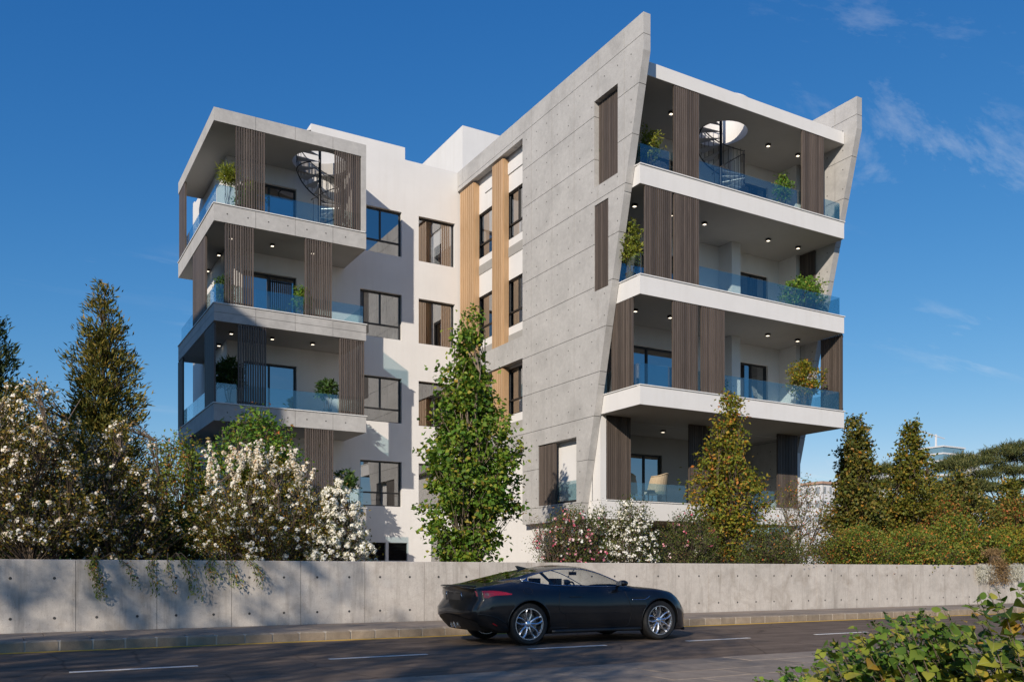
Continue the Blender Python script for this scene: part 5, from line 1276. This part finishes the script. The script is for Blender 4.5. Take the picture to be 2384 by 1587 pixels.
    pl = MB(); pl.quad(rear(-.27, .69, .004), rear(.27, .69, .004), rear(.27, .855, .004), rear(-.27, .855, .004)); pr_ = side('plate_recess', pl, 'carplastic', sm=False)
    pb = MB().quad(rear(-.26, .71, .016), rear(.26, .71, .016), rear(.26, .835, .016), rear(-.26, .835, .016)); M['plate'] = plain('blank_dark_plate', (.035,.033,.032), .45); side('number_plate', pb, 'plate', pr_, False)
    side('plate_trim', MB().tube([rear(-.31, .70, .012), rear(-.315, .80, .016), rear(-.30, .865, .014)], .010, 5).tube([rear(.31, .70, .012), rear(.315, .80, .016), rear(.30, .865, .014)], .010, 5), 'trim', pr_)
    side('spoiler_lip', MB().tube([tuple(np.array(warp(-.93, y, .945 + .012*(1 - (y/.7)**2))) + np.array([-.01, 0, .012])) for y in np.linspace(-.70, .70, 15)], .018, 6), 'carpaint')
    df = MB()
    prev = None
    for y in np.linspace(-.72, .72, 19):
        cur = (rear(y, .24, .0), rear(y, .34, .012), rear(y, .50 - .10*(abs(y)/.72)**2, .010))
        if prev:
            df.quad(prev[0], cur[0], cur[1], prev[1]); df.quad(prev[1], cur[1], cur[2], prev[2])
        prev = cur
    side('diffuser', df, 'carplastic')
    for y in (-.075, .075):
        x0 = rear(y, .33)[0]
        ex = MB().lathe([(.048, x0 - .035), (.056, x0 - .040), (.062, x0 - .02), (.062, x0 + .16), (.046, x0 + .16), (.046, x0 - .035)], (0, 0, 0), axis='y', seg=18)
        ex.v = [(v[1], y + v[0], .33 + v[2]) for v in ex.v]; side('exhaust_pipe', ex, 'chrome', sm=40)
    an = MB().prism([(.44, 1.262), (.26, 1.238), (.22, 1.298), (.25, 1.300), (.32, 1.284)], 'y', -.016, .016); side('aerial', an, 'carpaint', sm=False)
    spl = MB().tube([tuple(np.array(warp(3.50 - .0*abs(y), y, .165)) + np.array([.0, 0, 0])) for y in np.linspace(-.62, .62, 15)], .03, 6); side('front_splitter', spl, 'carplastic')
    gr = MB(); prev = None
    for y in np.linspace(-.42, .42, 13):
        hgt = .085*math.sqrt(max(0, 1 - (y/.46)**2)); cur = (tuple(np.array(warp(3.52, y, .40 - hgt)) + np.array([.006, 0, 0])), tuple(np.array(warp(3.52, y, .40 + hgt)) + np.array([.006, 0, 0])))
        if prev: gr.quad(prev[0], cur[0], cur[1], prev[1])
        prev = cur
    side('grille', gr, 'carplastic', sm=False)
    # --- wheels
    for ax in (0, 2.62):
        for sg in (-1, 1):
            c = (ax, sg*.80, .345); wd = .13
            ty = MB().lathe([(.250, -wd*.80), (.262, -wd*.98), (.310, -wd*1.02), (.335, -wd*.88), (.345, -wd*.6), (.345, wd*.6), (.335, wd*.88), (.310, wd*1.02), (.262, wd*.98), (.250, wd*.80)], c, axis='y', seg=48)
            w = part('wheel', MB().lathe([(.258, -wd*.9), (.258, wd*.9), (.245, wd*.9), (.235, .02), (.235, -.02), (.245, -wd*.9)], c, axis='y', seg=40, closed=True), M['chrome'], root, smooth=40)
            part('tyre', ty, M['tyre'], w, smooth=40)
            part('brake_disc', MB().lathe([(.05, sg*.012), (.185, sg*.012), (.185, -sg*.012), (.05, -sg*.012)], c, axis='y', seg=32), M['disc'], w, smooth=30)
            part('brake_caliper', MB().prism([(ax + .19*math.cos(a), .345 + .19*math.sin(a)) for a in np.linspace(2.3, 3.6, 7)] + [(ax + .12*math.cos(a), .345 + .12*math.sin(a)) for a in np.linspace(3.6, 2.3, 7)], 'y', c[1] + sg*.015, c[1] + sg*.05), M['carplastic'], w)
            part('wheel_back', MB().lathe([(.001, -sg*.06), (.24, -sg*.06)], c, axis='y', seg=24), M['carplastic'], w)
            yo = c[1] + sg*wd*.80
            for q in range(5):
                a0 = q*2*math.pi/5 + math.pi/2 + .16*(ax > 1)
                for d in (-1, 1):
                    sp_ = MB(); pts = []
                    for f in np.linspace(0, 1, 6):
                        rr = .045 + f*.203; ang = a0 + d*(.42*(1-f)*.35 + .135 + .10*math.sin(f*math.pi)); hw = .017 - .004*math.sin(f*math.pi); yy = yo - sg*(.030*(1-f)**2 + .004)
                        ca, sa = math.cos(ang), math.sin(ang)
                        pts.append([(ax + rr*ca - hw*sa, yy, .345 + rr*sa + hw*ca), (ax + rr*ca, yy + sg*.010, .345 + rr*sa), (ax + rr*ca + hw*sa, yy, .345 + rr*sa - hw*ca), (ax + rr*ca + hw*sa*.8, yy - sg*.045, .345 + rr*sa - hw*.8*ca), (ax + rr*ca - hw*sa*.8, yy - sg*.045, .345 + rr*sa + hw*.8*ca)])
                    for i in range(5):
                        for j in range(5): sp_.quad(pts[i][j], pts[i][(j+1) % 5], pts[i+1][(j+1) % 5], pts[i+1][j])
                    part('spoke', sp_, M['chrome'], w, fixn=False)
            part('hub_cap', MB().lathe([(.001, sg*.012 + yo - c[1] - sg*.025), (.036, yo - c[1] - sg*.018), (.062, yo - c[1] - sg*.035), (.068, yo - c[1] - sg*.075)], c, axis='y', seg=20), M['chrome'], w, smooth=True)
            part('rim_lip', MB().lathe([(.240, yo - c[1] - sg*.012), (.250, yo - c[1] + sg*.006), (.262, yo - c[1] + sg*.004), (.262, yo - c[1] - sg*.02)], c, axis='y', seg=40), M['chrome'], w, smooth=True)
    root.location = loc; root.rotation_euler = (0, 0, yaw)
    return root
build_car((7.52, 13.30, .004), R(-2.5))
